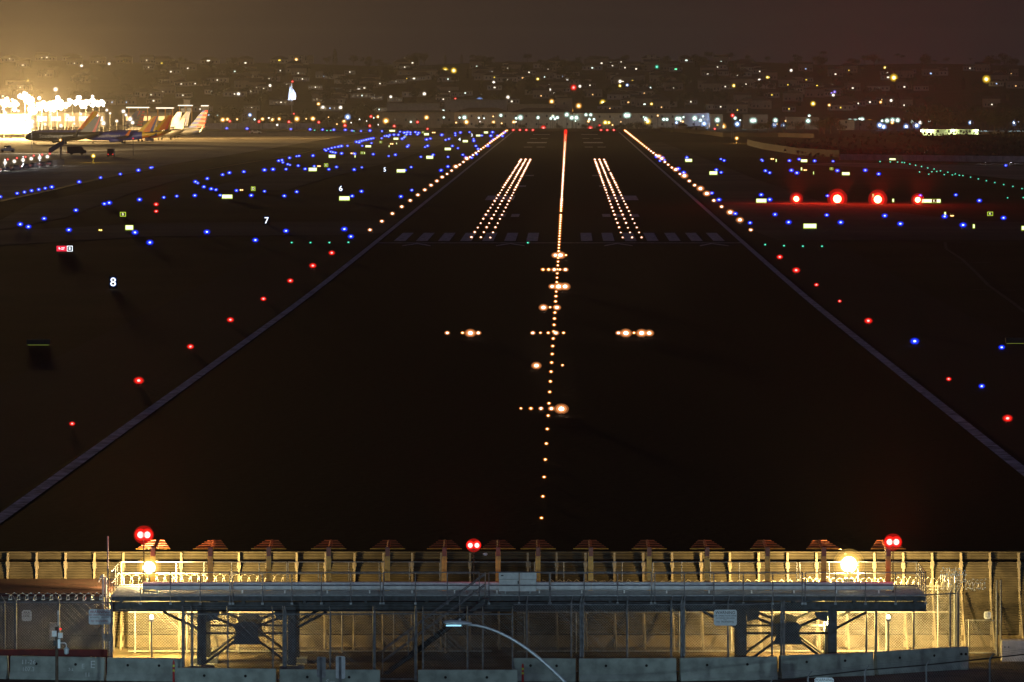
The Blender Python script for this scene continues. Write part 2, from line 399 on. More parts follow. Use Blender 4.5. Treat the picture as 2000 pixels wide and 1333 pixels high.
def fixture(k, flat=.7, stem=1.4):
    """bulb inside see-through shells that imitate its glow, on a short stake, unit radius, globe centre at the origin"""
    if (k, flat, stem) in _fix: return _fix[(k, flat, stem)]
    b = MB(); b.m = 0; b.ball((0, 0, 0), .5 if k in 'EOgwbay' else .42, 8, 5, flat); b.m = 1; b.ball((0, 0, 0), .72, 10, 6, flat); b.m = 3; b.ball((0, 0, 0), .98, 12, 7, flat); b.m = 4; b.ball((0, 0, 0), 1.32, 12, 7, flat)
    b.m = 2; b.tube((0, 0, -flat - stem), (0, 0, -flat + .04), .18, 5); b.box(-.4, .4, -.4, .4, -flat - stem - .1, -flat - stem + .15)
    _fix[(k, flat, stem)] = b.data('light_fixture', [M['core' + k], M['globe' + k], M['dark'], M['mid' + k], M['far' + k]], True)
    return _fix[(k, flat, stem)]
def field_light(name, k, px, py, size, base, cat, group, at=None):
    """an airfield light standing on the ground under the pixel; size = glow diameter in photograph pixels"""
    if at: X_, Y_, Z_ = at
    else: X_, Y_, Z_ = ground_at(px, py + size * .62)
    r = max(.05, size * .5 * Y_ / F) * (1.15 if k in 'BrR' else 1)
    flat = .72
    z = gz(Y_) + .06 + r * (flat + .35)
    if not at: z = max(z, ZY(py, Y_))
    o = put(name, fixture(k, flat, .25), None, (X_, Y_, z), s=r)
    reg(o, base, px, py, cat, group); return o
def Zm(x0, y0, s, l): return [(x0 + a / s, y0 + c / s) for a, c in l]
# ------------------------------------------------------------------ blue taxiway lights
blue = Zm(500, 80, 4, [(272,691),(422,693),(520,695),(608,696),(698,697),(750,703),(820,706),(890,703),(984,707),(1125,711),(1158,719),(1172,718),(1185,715),(1206,717),(1176,733),(1206,731),(1245,715),(1270,720),(1262,732),(1078,735),(1112,735),(1005,746),(1022,744),(1044,738),(1036,750),(982,763),(1142,767),(1156,757),(915,763),(897,767),(879,770),(861,775),(842,779),(825,783),(808,786),(785,791),(806,796),(902,801),(830,822),(715,822),(668,824),(655,826),(642,829),(616,833),(592,839),(565,846),(537,851),(547,859),(583,868),(600,872),(620,876),(669,881),(771,884),(445,899),(336,901),(317,904),(262,916),(203,934),(177,939),(210,952),(248,966),(266,972),(330,978),(455,982),(384,1003),(235,1005),(133,1006),(66,1011),(569,1006),(629,988),(767,1008),(827,991),(1191,818),(1183,828),(1340,822),(1321,832),(916,888),(1036,902),(1089,892),(1288,908),(1383,893),(1332,772),(1362,765),(1452,736),(1557,723),(1558,740),(1597,718),(1668,715),(1482,776),(1507,768),(1534,823),(1577,841),(1700,769),(1702,783),(1764,741),(1835,743),(1848,715),(1855,770),(1836,786),(1888,743),(1925,745),(1940,719),(1718,823),(1735,846),(1811,822),(1616,892),(1638,911),(1684,914),(1725,888),(1500,909),(1499,984),(1446,1014),(1212,989),(1165,1013),(318,1182),(221,1214),(66,1178),(824,1178),(751,1215),(1217,1169),(1132,1219)])
blue += Zm(0, 80, 4, [(1772,685),(1930,687),(1190,991),(1178,993),(1081,1013),(940,1043),(786,1071),(618,1104),(405,1144),(353,1154),(303,1164),(247,1173),(191,1184),(134,1194),(3,1221),(1905,1025),(1792,1033),(1739,1048),(1619,1078),(1527,1103),(1545,1114),(1593,1143),(1650,1159),(1687,1166),(1720,1209),(1522,1211),(1381,1216),(1280,1226),(1090,1243),(853,1268),(815,1276),(593,1326),(1847,1172),(1963,1210)])
blue += Zm(0, 340, 4, [(345,351),(158,396),(222,415),(538,440),(1055,460),(1171,539),(1616,456),(1995,520)])
blue += Zm(500, 340, 4, [(234,448),(690,434),(741,492)])
blue += Zm(1000, 80, 4, [(1128,908),(1175,914),(1192,934),(1155,940),(1300,1001),(1341,1031),(1366,913),(1596,1010),(1634,1030),(1632,926),(1657,937),(1950,930),(1957,939),(1980,1017),(1562,1192),(1617,1244),(1947,1205)])
blue += Zm(1000, 340, 4, [(1745,313),(1860,385)])
blue += Zm(1500, 80, 4, [(167,938),(243,927),(364,940),(508,943),(183,1014),(226,1034),(13,1033),(542,1016),(760,1013),(865,1042),(1858,976),(1467,1206),(1651,1251),(464,1213),(1190,1211)])
blue += Zm(1500, 340, 4, [(13,203),(55,319),(161,380),(459,324),(568,381),(912,329),(1034,392),(1380,335),(1524,402),(1840,346)])
blue += [(1786.5, 668), (1956.5, 680), (1917.5, 756)]
rb = random.Random(3)
for (px, py) in blue:
    s = 5.0 + (py > 330) * 1.6 + (py > 390) * 1.6 + (py > 440) * 1.2 + rb.uniform(-.8, 1.4)
    if py > 660: s = 13 if px < 1800 else 9.5
    field_light('taxiway_light', 'B', px, py, s, 'blue taxiway light', 'taxiway light', 'blue taxiway edge lights')
green = Zm(1500, 80, 4, [(875,944),(955,947),(1012,948),(1047,951),(1066,953),(1108,963),(1153,973),(1200,983),(1248,994),(1297,1003),(1348,1017),(1318,1021),(1280,1024),(1405,1028),(1377,1046),(1440,1049),(1463,1041),(1495,1051),(1523,1054),(1583,1067),(1643,1080),(1706,1094),(1772,1109),(1841,1124),(1913,1139),(1985,1156),(1994,1226),(1871,1228),(1184,1026),(1256,1043)])
green += Zm(500, 80, 4, [(457,699),(554,701),(584,701),(765,706)])
for px, py in green: field_light('taxiway_centre_light', 'G', px, py, 3.3, 'small green taxiway centre light', 'taxiway light', 'green taxiway centre lights')
for px, py in Zm(500, 340, 4, [(279,538),(426,538),(573,538),(722,536)]) + [(1031, 474.8)] + Zm(1000, 340, 4, [(1978,554)]) + Zm(1500, 340, 4, [(125,563),(272,566),(422,567)]):
    field_light('threshold_light', 'G', px, py, 4.6, 'green threshold light', 'threshold light', 'green threshold lights')
# ------------------------------------------------------------------ red lights before the threshold
halos = []
for i, (px, py, s) in enumerate([(648, 495, 9), (611, 520, 10), (567, 549.5, 9), (514.5, 585, 8.5), (450, 626, 10), (372, 678.5, 10), (271, 745, 14), (141, 829.5, 8.5)]):
    o = field_light('runway_edge_light', 'r', px, py, s, 'x', 'runway edge light', 'red edge lights before the threshold')
    REG['x'].pop(); o['label'] = f'red edge light left of runway, {nth(8 - i) + " " if i < 7 else ""}nearest to the hut' if 0 else f'red runway edge light, {nth(i + 1)} in the left row coming from the threshold'
    halos.append((o, s, (1, .05, .03)))
for i, (px, py, s) in enumerate([(1523, 503, 9), (1555, 529, 11), (1594.5, 557.5, 7), (1640, 589.5, 6), (1696, 628, 11.5), (1853, 742, 8), (1968, 819, 14)]):
    o = field_light('runway_edge_light', 'r', px, py, s, 'x', 'runway edge light', 'red edge lights before the threshold')
    REG['x'].pop(); o['label'] = f'red runway edge light, {nth(i + 1)} in the right row coming from the threshold'
    halos.append((o, s, (1, .05, .03)))
del REG['x']
# white edge lights, threshold to the far end
for side, s, words in ((-1, -33.6, 'left'), (1, 33.8, 'right')):
    Y, i = 1007., 0
    while Y < 3262:
        big = rb.random() < .25 or (side == 1 and i in (1, 2, 5, 6))
        k = 'E' if Y < 2300 else 'O'
        py = HY + F * (ZC - .5) / Y; px = CX + RX(s, Y) / Y * F
        size = (9.5 if Y < 1600 else 7.5) * (1.35 if big else .85) if Y < 2200 else 5.6
        o = field_light('runway_edge_light', k, px, py, size, 'x', 'runway edge light', 'warm runway edge lights', at=(RX(s, Y), Y, 0)); REG['x'].pop()
        o['label'] = f'warm white edge light, {nth(i + 1)} in the {words} edge row past the threshold'
        if big and Y < 1800: halos.append((o, size, (1, .5, .2)))
        Y += 64; i += 1
# centreline
Y, i = 318., 0
while Y < 3262:
    k = 'O' if Y < 1200 else 'E'
    if Y > 2600 and i % 3 == 0: k = 'R'
    if Y > 2960: k = 'R'
    size = 7.2 if Y < 700 else (6 if Y < 1300 else 4.6)
    r_missing = 1133 < Y < 1149
    if not r_missing:
        o = field_light('centreline_light', k, 0, 0, size, 'x', 'centreline light', 'runway centreline lights', at=(RX(0, Y), Y, 0)); REG['x'].pop()
        o['label'] = f'{"red" if k == "R" else "warm"} centreline light, {nth(i + 1)} counting from the near end of the runway'
        if Y < 560: halos.append((o, size, (1, .35, .08)))
        i += 1
    Y += 17.6
# touchdown zone lights
for s, nm in ((-14.9, 'outer row of the left'), (-13.3, 'middle row of the left'), (-11.7, 'inner row of the left'), (10.7, 'inner row of the right'), (12.3, 'middle row of the right'), (13.9, 'outer row of the right')):
    Y, i = 963., 0
    while Y < 1995:
        if rb.random() > .015:
            o = field_light('touchdown_zone_light', 'E', 0, 0, 5.2 * rb.uniform(.75, 1.15), 'x', 'touchdown light', 'touchdown zone lights', at=(RX(s, Y), Y, 0)); REG['x'].pop()
            o['label'] = f'touchdown light, {nth(i + 1)} from the near end, {nm} block'
        Y += 33.7; i += 1
# approach bars
BARS = [(499, [(1085, 13), (1094.5, 17), (1105.5, 6)], 'topmost'), (527, [(1060.5, 8), (1071.5, 8), (1082.5, 10), (1093.5, 7), (1104.5, 10)], 'second'), (560, [(1078.5, 12), (1091, 18), (1103.5, 17)], 'third'),
        (601, [(1061.5, 15), (1074.5, 6), (1087.8, 13)], 'fourth'), (651, [(1040.7, 9), (1055.7, 6), (1070.7, 7), (1085.7, 11), (1100.7, 7)], 'fifth'),
        (714.5, [(1047.7, 16), (1098.7, 6)], 'sixth'), (799, [(1017.5, 6), (1037, 8), (1056.7, 9), (1077, 11), (1096.5, 22)], 'lowest')]
for py, l, nm in BARS:
    for i, (px, s) in enumerate(l):
        o = field_light('approach_light', 'O' if s < 9 else 'E', px, py, s, 'x', 'approach light', 'approach light bars'); REG['x'].pop()
        o['label'] = f'warm approach light, {nth(i + 1)} from left in the {nm} bar across the centreline'
        if s > 8: halos.append((o, s, (1, .62, .3)))
for l, nm in (([(873.5, 9), (903.5, 7), (918.8, 18), (934, 10)], 'left'), ([(1208, 10), (1222.5, 19), (1238.3, 7), (1253.2, 18), (1268, 15)], 'right')):
    for i, (px, s) in enumerate(l):
        o = field_light('approach_light', 'O' if s < 9 else 'E', px, 651, s, 'x', 'approach light', 'approach light bars'); REG['x'].pop()
        o['label'] = f'bright approach light, {nth(i + 1)} from left in the {nm} wing of the long bar'
        if s > 8: halos.append((o, s, (1, .6, .3)))
for i, px in enumerate((903, 915.3, 1002.5, 1015.5, 1028, 1040.7, 1174, 1186, 1199)):   # red end lights
    o = field_light('runway_end_light', 'r', px, 258.3, 5, 'x', 'runway end light', 'red runway end lights', at=(X(px, 3268), 3268, 0)) if i > 1 else None
    if o: REG['x'].pop(); o['label'] = f'red light at the far runway end, {nth(i - 1)} from the left'
del REG['x']
# red halo lamps scatter in the night haze from the fixtures' own reflectors, aimed up the approach path
for o, s, c in halos:
    if s >= 12:
        lamp('SPOT', (0, -1.3, .6), (s / 15) ** 2.6 * 4000 * (o.location.y / 600), c, o, .2, (0, -1, .35), 40, .9, 'beam')
# ------------------------------------------------------------------ glide path units: four very strong red lamps
M['papi'] = emit('glide_path_lens', (1, .6, .2), 30)
for i, (px, py, s) in enumerate([(1555, 391, 14), (1635, 391, 21), (1714, 392, 20), (1792, 393, 14)]):
    x, Y, z = ground_at(px, py + 7)
    t = thing('approach_path_unit', f'{["leftmost", "second from left", "third from left", "rightmost"][i]} of the four dazzling red glide path lights', 'approach light', (x, Y, z), 0, 'glide path lights')
    b = MB(); b.box(-.9, .9, -.6, .6, .55, 1.5); b.build('housing', M['dark'], t)
    b = MB()
    for sx in (-1, 1):
        for sy in (-1, 1): b.tube((sx * .7, sy * .4, 0), (sx * .7, sy * .4, .6), .05, 6)
    b.build('legs', M['dark'], t)
    r = s * .5 * Y / F * .75
    b = MB(); b.ball((0, -.75, 1.05), r, 12, 8); b.build('lens', M['papi'], t, smooth=True)
    b = MB(); b.ball((0, -.75, 1.05), r * 1.35, 14, 9); b.build('inner_halo', M['glober'], t, smooth=True)  # this and the next two shells imitate the red halo
    b = MB(); b.ball((0, -.75, 1.05), r * 1.8, 16, 10); b.build('mid_halo', M['midr'], t, smooth=True)
    b = MB(); b.ball((0, -.75, 1.05), r * 2.5, 18, 12); b.build('outer_halo', M['farr'], t, smooth=True)
    lamp('SPOT', (0, -1.9, 1.1), 4.5e5 * (s / 20) ** 1.6, (1, .03, .012), t, .5, (0, -1, .46), 42, .9, 'beam')
    lamp('POINT', (0, .2, 5.0), 13000 * (s / 20) ** 1.5, (1, .03, .012), t, .4)
# obstruction pair on the left field
t = thing('obstruction_light_post', 'two stacked red beacons on a short post beside the left taxiway', 'beacon', ground_at(305, 423))
x, Y, z = t.location
b = MB(); b.tube((0, 0, 0), (0, 0, ZY(402, Y) - z), .07, 6); b.build('post', M['dark'], t)
for py, s in ((399.5, 9), (413, 8)): put('red_lamp', fixture('r', .72, .25), t, (0, 0, ZY(py, Y) - z), s=s * .5 * Y / F)
lamp('SPOT', (0, -1, ZY(399, Y) - z), 30000, (1, .04, .02), t, .3, (0, -1, .35), 40, .8, 'beam')
# ------------------------------------------------------------------ lit signs
M['sign_yellow'] = emit('sign_panel_yellow', (1, 1, .62), 1.8, True); M['sign_rim'] = emit('sign_rim_yellow', (.62, .85, .06), .8, True)
M['sign_white_lit'] = emit('sign_white_lit', (.85, .93, 1), 2.4, True); M['sign_red_lit'] = emit('sign_red_lit', (1, .03, .07), 1.0)
M['sign_blueglow'] = emit('marker_blue_glow', (.1, .25, .9), .5)
def lit_sign(px, py, wpx, hpx, kind='y', text=None):
    """px,py = centre; the sign stands on two legs"""
    x, Y, z = ground_at(px, py + hpx / 2 + 1.2)
    w = wpx * Y / F; h = hpx * Y / F; zc = ZY(py, Y) - z
    t = thing('taxiway_sign', None, 'sign', (x, Y, z), 0, 'lit taxiway signs')
    b = MB(); b.box(-w / 2, w / 2, 0, .3, zc - h / 2, zc + h / 2); b.build('sign_box', M['sign_rim'] if kind in 'yo' else M['dark'], t)
    q = .16 * h
    if kind == 'y': b = MB(); b.box(-w / 2 + q * .7, w / 2 - q * .7, -.03, -.002, zc - h / 2 + q, zc + h / 2 - q * .6); b.build('face', M['sign_yellow'], t)
    if kind == 'o':
        b = MB(); b.box(-w / 2 + q, w / 2 - q, -.03, -.002, zc - h / 2 + q, zc + h / 2 - q); b.build('face', M['dark'], t)
        lettering(text or 'B', h * .75, M['sign_yellow'], (0, -.04, zc), t)
    b = MB()
    for s in (-1, 1): b.box(s * w * .35 - .04, s * w * .35 + .04, .08, .2, 0, zc - h / 2)
    b.build('legs', M['dark'], t)
    return t
ys = [(500 + a / 4, 80 + c / 4, w / 4, h / 4) for a, c, w, h in [(443,1006,66,30),(594,903,54,26),(877,825,46,18),(1093,766,40,18),(1064,704,46,16),(1357,911,56,26),(1498,846,50,22),(1635,785,42,20),(1736,741,36,16),(1797,717,34,18),(1132,1017,68,28),(1332,731,40,20)]]
ys += [(672.7, 388, 21, 9), (443.7, 384.5, 21, 8.5), (252.5, 445, 16, 10)]
ys += [(1000 + a / 4, 80 + c / 4, w / 4, h / 4) for a, c, w, h in [(1380,935,56,26),(1573,1034,64,30),(1948,1250,82,34)]]
ys += [(1500 + a / 4, 80 + c / 4, w / 4, h / 4) for a, c, w, h in [(282,938,52,24),(608,1039,62,26),(973,926,50,16)]]
ys += [(1582, 442, 26, 10), (1999, 446, 8, 9)]
for q in ys: reg(lit_sign(*q), 'glowing yellow taxiway sign', q[0], q[1], 'sign')
t = lit_sign(1818, 393, 39, 8); t['label'] = 'long glowing yellow sign right of the rightmost red glide path light'
x, Y, z = t.location; zc = ZY(393, Y) - z
b = MB(); b.box(.2, 1.3, -.06, -.034, zc - .36, zc + .4); b.build('dark_panel', M['dark'], t); lettering('K', .8, M['sign_yellow'], (.75, -.08, zc), t)
for (px, py, w, h, tx) in [(240, 419, 11.5, 9, 'B'), (494.5, 369, 8.5, 8.5, 'D'), (637, 323, 8, 7, 'D'), (707, 299, 6, 5, 'B'), (743.5, 278, 5.5, 4, 'B'), (791, 267, 5, 4, 'B'), (1934, 418, 11, 8, 'K'), (1624, 330, 7, 5, 'D'), (826, 259, 5, 4, 'B')]:
    reg(lit_sign(px, py, w, h, 'o', tx), 'small square outlined sign', px, py, 'sign')
for (px, py, w, h) in [(693.5, 305.7, 2.6, 5.5), (712, 299.3, 2, 4.5), (760, 286, 2, 4), (774.5, 280.7, 1.8, 3.5), (1516, 314, 2.6, 6), (1565.5, 330.5, 3.4, 6.4), (1589, 338.3, 2, 6), (1846, 418, 4, 7.5), (1744.5, 392, 4, 7), (1705.5, 383, 4, 8), (1902, 442.5, 4.4, 8.5)]:
    reg(lit_sign(px, py, w, h, 'y'), 'narrow sign seen edge on', px, py, 'sign')
for px, py, w_, lab in ((75, 667, 46, 'sign seen from behind with a thin green glow along its foot at far left'), (1984, 664, 40, 'sign seen from behind with a thin green glow along its foot at far right')):
    x, Y, z = ground_at(px, py + 8); k = Y / F
    t = thing('taxiway_sign', lab, 'sign', (x, Y, z))
    b = MB(); b.box(-w_ / 2 * k, w_ / 2 * k, 0, .3, 1.6 * k, 12 * k); b.build('sign_box', M['dark'], t)
    b = MB(); b.box(-w_ * .45 * k, w_ * .45 * k, -.02, .02, .4 * k, 1.1 * k); b.build('light_strip', emit('dim_green_strip', (.5, .65, .1), .35, True), t)
    b = MB(); b.box(-w_ * .4 * k, -w_ * .38 * k, .08, .2, 0, 1.6 * k); b.box(w_ * .38 * k, w_ * .4 * k, .08, .2, 0, 1.6 * k); b.build('legs', M['dark'], t)
# mandatory sign
x, Y, z = ground_at(127, 492.5); t = thing('mandatory_sign', 'red and black lit sign with white characters low on the left field', 'sign', (x, Y, z))
zc = ZY(486, Y) - z; h = 10.5 * Y / F; k = Y / F
b = MB(); b.box(-16.5 * k, 3.2 * k, 0, .3, zc - h / 2, zc + h / 2); b.build('red_panel', M['sign_red_lit'], t)
lettering('9-27', h * .62, M['sign_white_lit'], (-6.8 * k, -.03, zc), t)
b = MB(); b.box(3.9 * k, 14.5 * k, 0, .3, zc - h / 2, zc + h / 2); b.build('white_panel', M['sign_white_lit'], t)
b = MB(); b.box(4.7 * k, 13.7 * k, -.02, -.002, zc - h / 2 + .8 * k, zc + h / 2 - .8 * k); b.build('dark_panel', M['dark'], t)
lettering('B', h * .7, M['sign_white_lit'], (9.2 * k, -.04, zc), t)
b = MB(); b.box(-1, -.9, .1, .2, 0, zc - h / 2); b.box(.9, 1, .1, .2, 0, zc - h / 2); b.build('legs', M['dark'], t)
# distance markers
for d, px, py, hp in (('8', 221, 552, 17), ('7', 520.5, 431.5, 12.5), ('6', 665.5, 369, 10.5), ('5', 751.5, 332, 8), ('4', 897.5, 273, 6.5), ('3', 921.5, 264.5, 5.5)):
    x, Y, z = ground_at(px, py + hp * .75); zc = ZY(py, Y) - z; h = hp * Y / F
    nm = {'8': 'eight', '7': 'seven', '6': 'six', '5': 'five', '4': 'four', '3': 'three'}[d]
    t = thing('distance_marker', f'runway distance marker showing a glowing white figure {nm}', 'marker', (x, Y, z), 0, 'distance remaining markers')
    b = MB(); b.box(-h * .5, h * .5, .02, .3, zc - h * .7, zc + h * .7); b.build('board', M['dark'], t)
    o = lettering(d, h * 1.38, M['sign_white_lit'], (0, -.03, zc), t, extrude=.02)
    o = lettering(d, h * 1.38, M['sign_blueglow'], (0, .0, zc), t, extrude=.015, name='glow_rim'); o.scale = (1.25, 1.12, 1)  # larger blue copy behind the figure imitates its glow
    b = MB()
    for s in (-1, 1): b.tube((s * h * .4, .15, 0), (s * h * .4, .15, zc - h * .7), .05, 5)
    b.build('legs', M['steel'], t)
# twin amber guard lights
for (px, py) in [(196, 450), (623, 325), (688, 300), (765, 281.5), (847, 259.5), (471.5, 371.7), (1508.3, 311), (1572.7, 332.7), (1716, 381), (1859.5, 422)]:
    x, Y, z = ground_at(px, py + 2.5)
    t = thing('guard_light', None, 'guard light', (x, Y, z), 0, 'amber runway guard lights')
    k = Y / F
    for s in (-1, 1): put('amber_lamp', fixture('y' if px < 300 else 'a', .72, .25), t, (s * 1.7 * k, 0, 2.6 * k), s=2.5 * k * .9)
    b = MB(); b.box(-3.5 * k, 3.5 * k, .2, .5, .2, .6 + k); b.box(-.1, .1, .2, .4, 0, .4); b.build('housing', M['dark'], t)
    reg(t, 'twin amber guard light', px, py, 'guard light')
# ================================================================== foreground
G0 = gz(235)
def zg(Y): return gz(Y) + .05
# ---- concrete barriers: (left px, right px, top row left, top row right)
def Ytop(py, h=.9):
    Y = 225.
    for _ in range(20): Y = F * (ZC - zg(Y) - h) / (py - HY)
    return Y
BAR = [(-120, 17, 1279, 1282, 'cut off by the left edge'), (20, 207, 1282, 1285, 'with white scrawled numbers and letters'), (209, 358, 1285, 1287, 'right of the scrawled one'),
       (345, 541, 1305, 1307, 'in the front row left of the two sign backs'), (545, 744, 1308, 1309, 'behind the two bare sign backs'), (815, 1012, 1309, 1309, 'under the curved street lamp head'),
       (1002, 1126, 1286, 1287, 'behind the lamp arm'), (1129, 1322, 1287, 1286, 'in the middle right of the lamp arm'), (1326, 1518, 1286, 1283, 'below the warning sign'),
       (1522, 1705, 1281, 1275, 'above the lowest warning sign'), (1708, 1872, 1274, 1264, 'sloping up near the right end')]
def barrier(p, q, label):
    p = Vector(p); q = Vector(q); L = (q - p).length; a = math.atan2(q.y - p.y, q.x - p.x)
    t = thing('concrete_barrier', 'concrete road barrier ' + label, 'barrier', p, a, 'concrete barriers along the street')
    t.rotation_euler = (0, -math.atan2(q.z - p.z, math.hypot(q.x - p.x, q.y - p.y)), a)
    b = MB(); prof = [(-.27, 0), (-.27, .08), (-.14, .3), (-.09, .9), (.09, .9), (.14, .3), (.27, .08), (.27, 0)]
    b.prism(prof, 0, .03, L - .03)
    # rounded top edge: small chamfer strip proud of the body
    b.prism([(-.075, .9), (-.06, .915), (.06, .915), (.075, .9)], 0, .05, L - .05)
    b.build('body', M['conc'], t)
    for f in (.28, .69):
        b = MB(); b.tube((L * f, -.122, .62), (L * f, -.09, .62), .055, 12); b.build('lifting_hole', M['hole'], t)
    return t, L
for i, (a, c, ta, tcc, lab) in enumerate(BAR):
    Ya, Yc = Ytop(ta), Ytop(tcc)
    t, L = barrier((X(a, Ya), Ya, zg(Ya)), (X(c, Yc), Yc, zg(Yc)), lab)
    if i == 1:
        for s, sz, f, z, rr in (('11-26', .26, .2, .68, .05), ('107.3', .24, .2, .4, .08), ('E', .27, .77, .55, -.03), ('E', .42, .87, .62, .02), ('2-2', .16, .645, .42, .9), ('11', .24, .82, .22, 0), ('___', .2, .2, .6, 0)):
            sl = .14 + (.62 - z) * .09 if z > .3 else .16
            lettering(s, sz, M['chalk'], (L * f, -sl - .01 - (.05 if z < .3 else 0), z), t, (math.pi / 2 - .09, 0, 0), extrude=.004)
    if i == 4:
        lettering('Sm', .3, M['chalk'], (L * .51, -.165, .42), t, (math.pi / 2 - .09, 0, 0), extrude=.004)
# end block on the right
Ye = Ytop(1264); t, L = barrier((X(1872, Ye), Ye, zg(Ye)), (X(1893, Ye), Ye - .05, zg(Ye)), 'short end piece at the right end of the row')
# red painted strip behind the left barriers
b = MB(); b.box(X(-100, 231), X(210, 231), 230.9, 231.1, zg(231), zg(231) + 1.02); tag(b.build('low_kerb_wall', M['red_trim']), 'low red topped wall just behind the left barriers', 'low wall')
# ---- chain link fences
def fence(name, label, x0, x1, Ya, Yc, ztop, posts, barb, rails=(0, 1), pitch=.11, zb=.08, bottom=0.):
    t = thing(name, label, 'fence', (0, 0, 0), 0)
    def yat(x): return Ya + (Yc - Ya) * (x - x0) / (x1 - x0)
    def zt(x): return ztop(x) if callable(ztop) else ztop
    b = MB(); wr = .0065
    H = zt(x0) - (zg(Ya) + zb) ; x = x0 - H
    while x < x1:
        for d in (1, -1):
            # a wire climbing at 45 degrees, clipped to the panel
            a, c = (x, x + H) if d == 1 else (x + H, x)
            za, zc = zg(Ya) + zb + bottom, zt(x0)
            pa, pc = [a, za], [c, zc]
            def clip(p, q):
                if p[0] < x0: f = (x0 - p[0]) / (q[0] - p[0]) if q[0] != p[0] else 0; return [x0, p[1] + (q[1] - p[1]) * f]
                if p[0] > x1: f = (x1 - p[0]) / (q[0] - p[0]) if q[0] != p[0] else 0; return [x1, p[1] + (q[1] - p[1]) * f]
                return p
            if (pa[0] <= x0 and pc[0] <= x0) or (pa[0] >= x1 and pc[0] >= x1): continue
            A, C2 = clip(pa, pc), clip(pc, pa)
            dz0 = (zt(A[0]) - zt(x0)); dz1 = (zt(C2[0]) - zt(x0))
            b.tube((A[0], yat(A[0]) + d * .006, A[1] + dz0), (C2[0], yat(C2[0]) + d * .006, C2[1] + dz1), wr, 3, cap=False)
        x += pitch
    b.build('mesh', M['wire'], t)
    b = MB()
    for r in rails:
        n = 6
        for i in range(n):
            xa, xc = x0 + (x1 - x0) * i / n, x0 + (x1 - x0) * (i + 1) / n
            fz = lambda xx: (zg(yat(xx)) + zb) + (zt(xx) - zg(yat(xx)) - zb) * r
            b.tube((xa, yat(xa), fz(xa)), (xc, yat(xc), fz(xc)), .03, 6)
    b.build('rail', M['steel'], t)
    for px, r in posts:
        xx = px
        b = MB(); top = zt(xx); b.tube((xx, yat(xx), zg(yat(xx))), (xx, yat(xx), top + .05), r, 8)
        if barb: b.tube((xx, yat(xx), top + .05), (xx + barb[0], yat(xx) + barb[1], top + barb[2]), r * .8, 6, r * .5)
        b.build('post', M['steel'], t)
    if barb:
        b = MB()
        for f in (.35, .65, .97):
            b.tube((x0 + barb[0] * f, Ya + barb[1] * f, zt(x0) + .05 + barb[2] * f), (x1 + barb[0] * f, Yc + barb[1] * f, zt(x1) + .05 + barb[2] * f), .006, 3)
        b.build('barbed_wire', M['wire'], t)
    return t
YL = 231.6
fence('chain_link_fence', 'left chain link fence in front of the dark hut', X(-60, YL), X(218, YL), YL, YL, ZY(1177, YL), [(X(p, YL), .04 if p in (31, 115) else .025) for p in (-50, 9, 31, 115)] + [(X(218, YL), .05)], (-.14, -.06, .3))
YM = 228.2
fence('chain_link_fence', 'middle left chain link fence in front of the first trestle', X(358, YM), X(735, YM), YM, YM, ZY(1200, YM), [(X(p, YM), r) for p, r in ((358, .06), (375, .05), (445, .035), (533, .035), (554, .05), (558, .05), (645, .04), (731, .07))], (-.04, -.08, .33))
fence('chain_link_gate', 'narrow gate panel between middle left fence and street lamp', X(737, YM + .2), X(810, YM + .2), YM + .2, YM + .2, ZY(1200, YM), [(X(812, YM), .07)], (0, -.06, .33))
fence('chain_link_fence', 'chain link fence behind the street lamp head', X(824, YM), X(1002, YM), YM, YM, ZY(1200, YM), [(X(p, YM), .04) for p in (826, 913, 943, 1001)], (0, -.08, .33))
YR = 231.6
fence('chain_link_fence', 'chain link fence right of the street lamp holding a warning sign', X(1003, YR), X(1460, YR), YR, YR, ZY(1181, YR), [(X(p, YR), r) for p, r in ((1029, .04), (1116, .04), (1134, .06), (1139, .05), (1225, .045), (1311, .05), (1331, .06), (1336, .06), (1422, .04))], (.05, -.08, .35))
xa, xc = X(1460, YR), X(1872, 236)
fence('chain_link_fence', 'sloping chain link fence at right under the razor wire', xa, xc, YR, 236, lambda x: ZY(1181, YR) + (ZY(1159, 236) - ZY(1181, YR)) * (x - xa) / (xc - xa), [(xa + (xc - xa) * (p - 1460) / 412., r) for p, r in ((1507, .04), (1525, .05), (1530, .05), (1611, .04), (1690, .045), (1709, .06), (1783, .045), (1855, .05), (1870, .06))], (.16, -.08, .34))
YB = 240.2
for a, c, lab in ((250, 960, 'rear chain link fence glowing behind the left trestle'), (1010, 1878, 'rear chain link fence glowing behind the right trestle')):
    fence('chain_link_fence', lab, X(a, YB), X(c, YB), YB, YB, ZY(1145, YB), [(X(p, YB), .035) for p in range(a + 14, c, 101)], None, rails=(0, .6, 1), pitch=.12)
fence('chain_link_gate', 'tall chain link gate at far right carrying a small notice', X(1885, YB - .8), X(1950, YB - .8), YB - .8, YB - .8, ZY(1212, YB - .8), [(X(1892, YB - .8), .03), (X(1946, YB - .8), .035)], None, rails=(0, 1), pitch=.1)
t = thing('gate_post', 'two tall steel gate posts side by side at far right', 'post', (X(1952, 239), 239, zg(239)))
for dx in (-.12, .05): b = MB(); b.tube((dx, 0, 0), (dx, 0, ZY(1133, 239) - zg(239)), .045, 8); b.build('post', M['steel'], t)
t = thing('gate_post', 'thick white gate post under the razor wire tangle', 'post', (X(1865, 238), 238, zg(238)))
b = MB(); b.tube((0, 0, .35), (0, 0, ZY(1116, 238) - zg(238)), .07, 10); b.tube((.14, 0, .35), (.14, 0, 2.6), .05, 8); b.build('post', M['steel'], t)
b = MB(); b.box(-.25, .25, -.2, .2, 0, .4); b.build('footing', M['conc_white'], t)
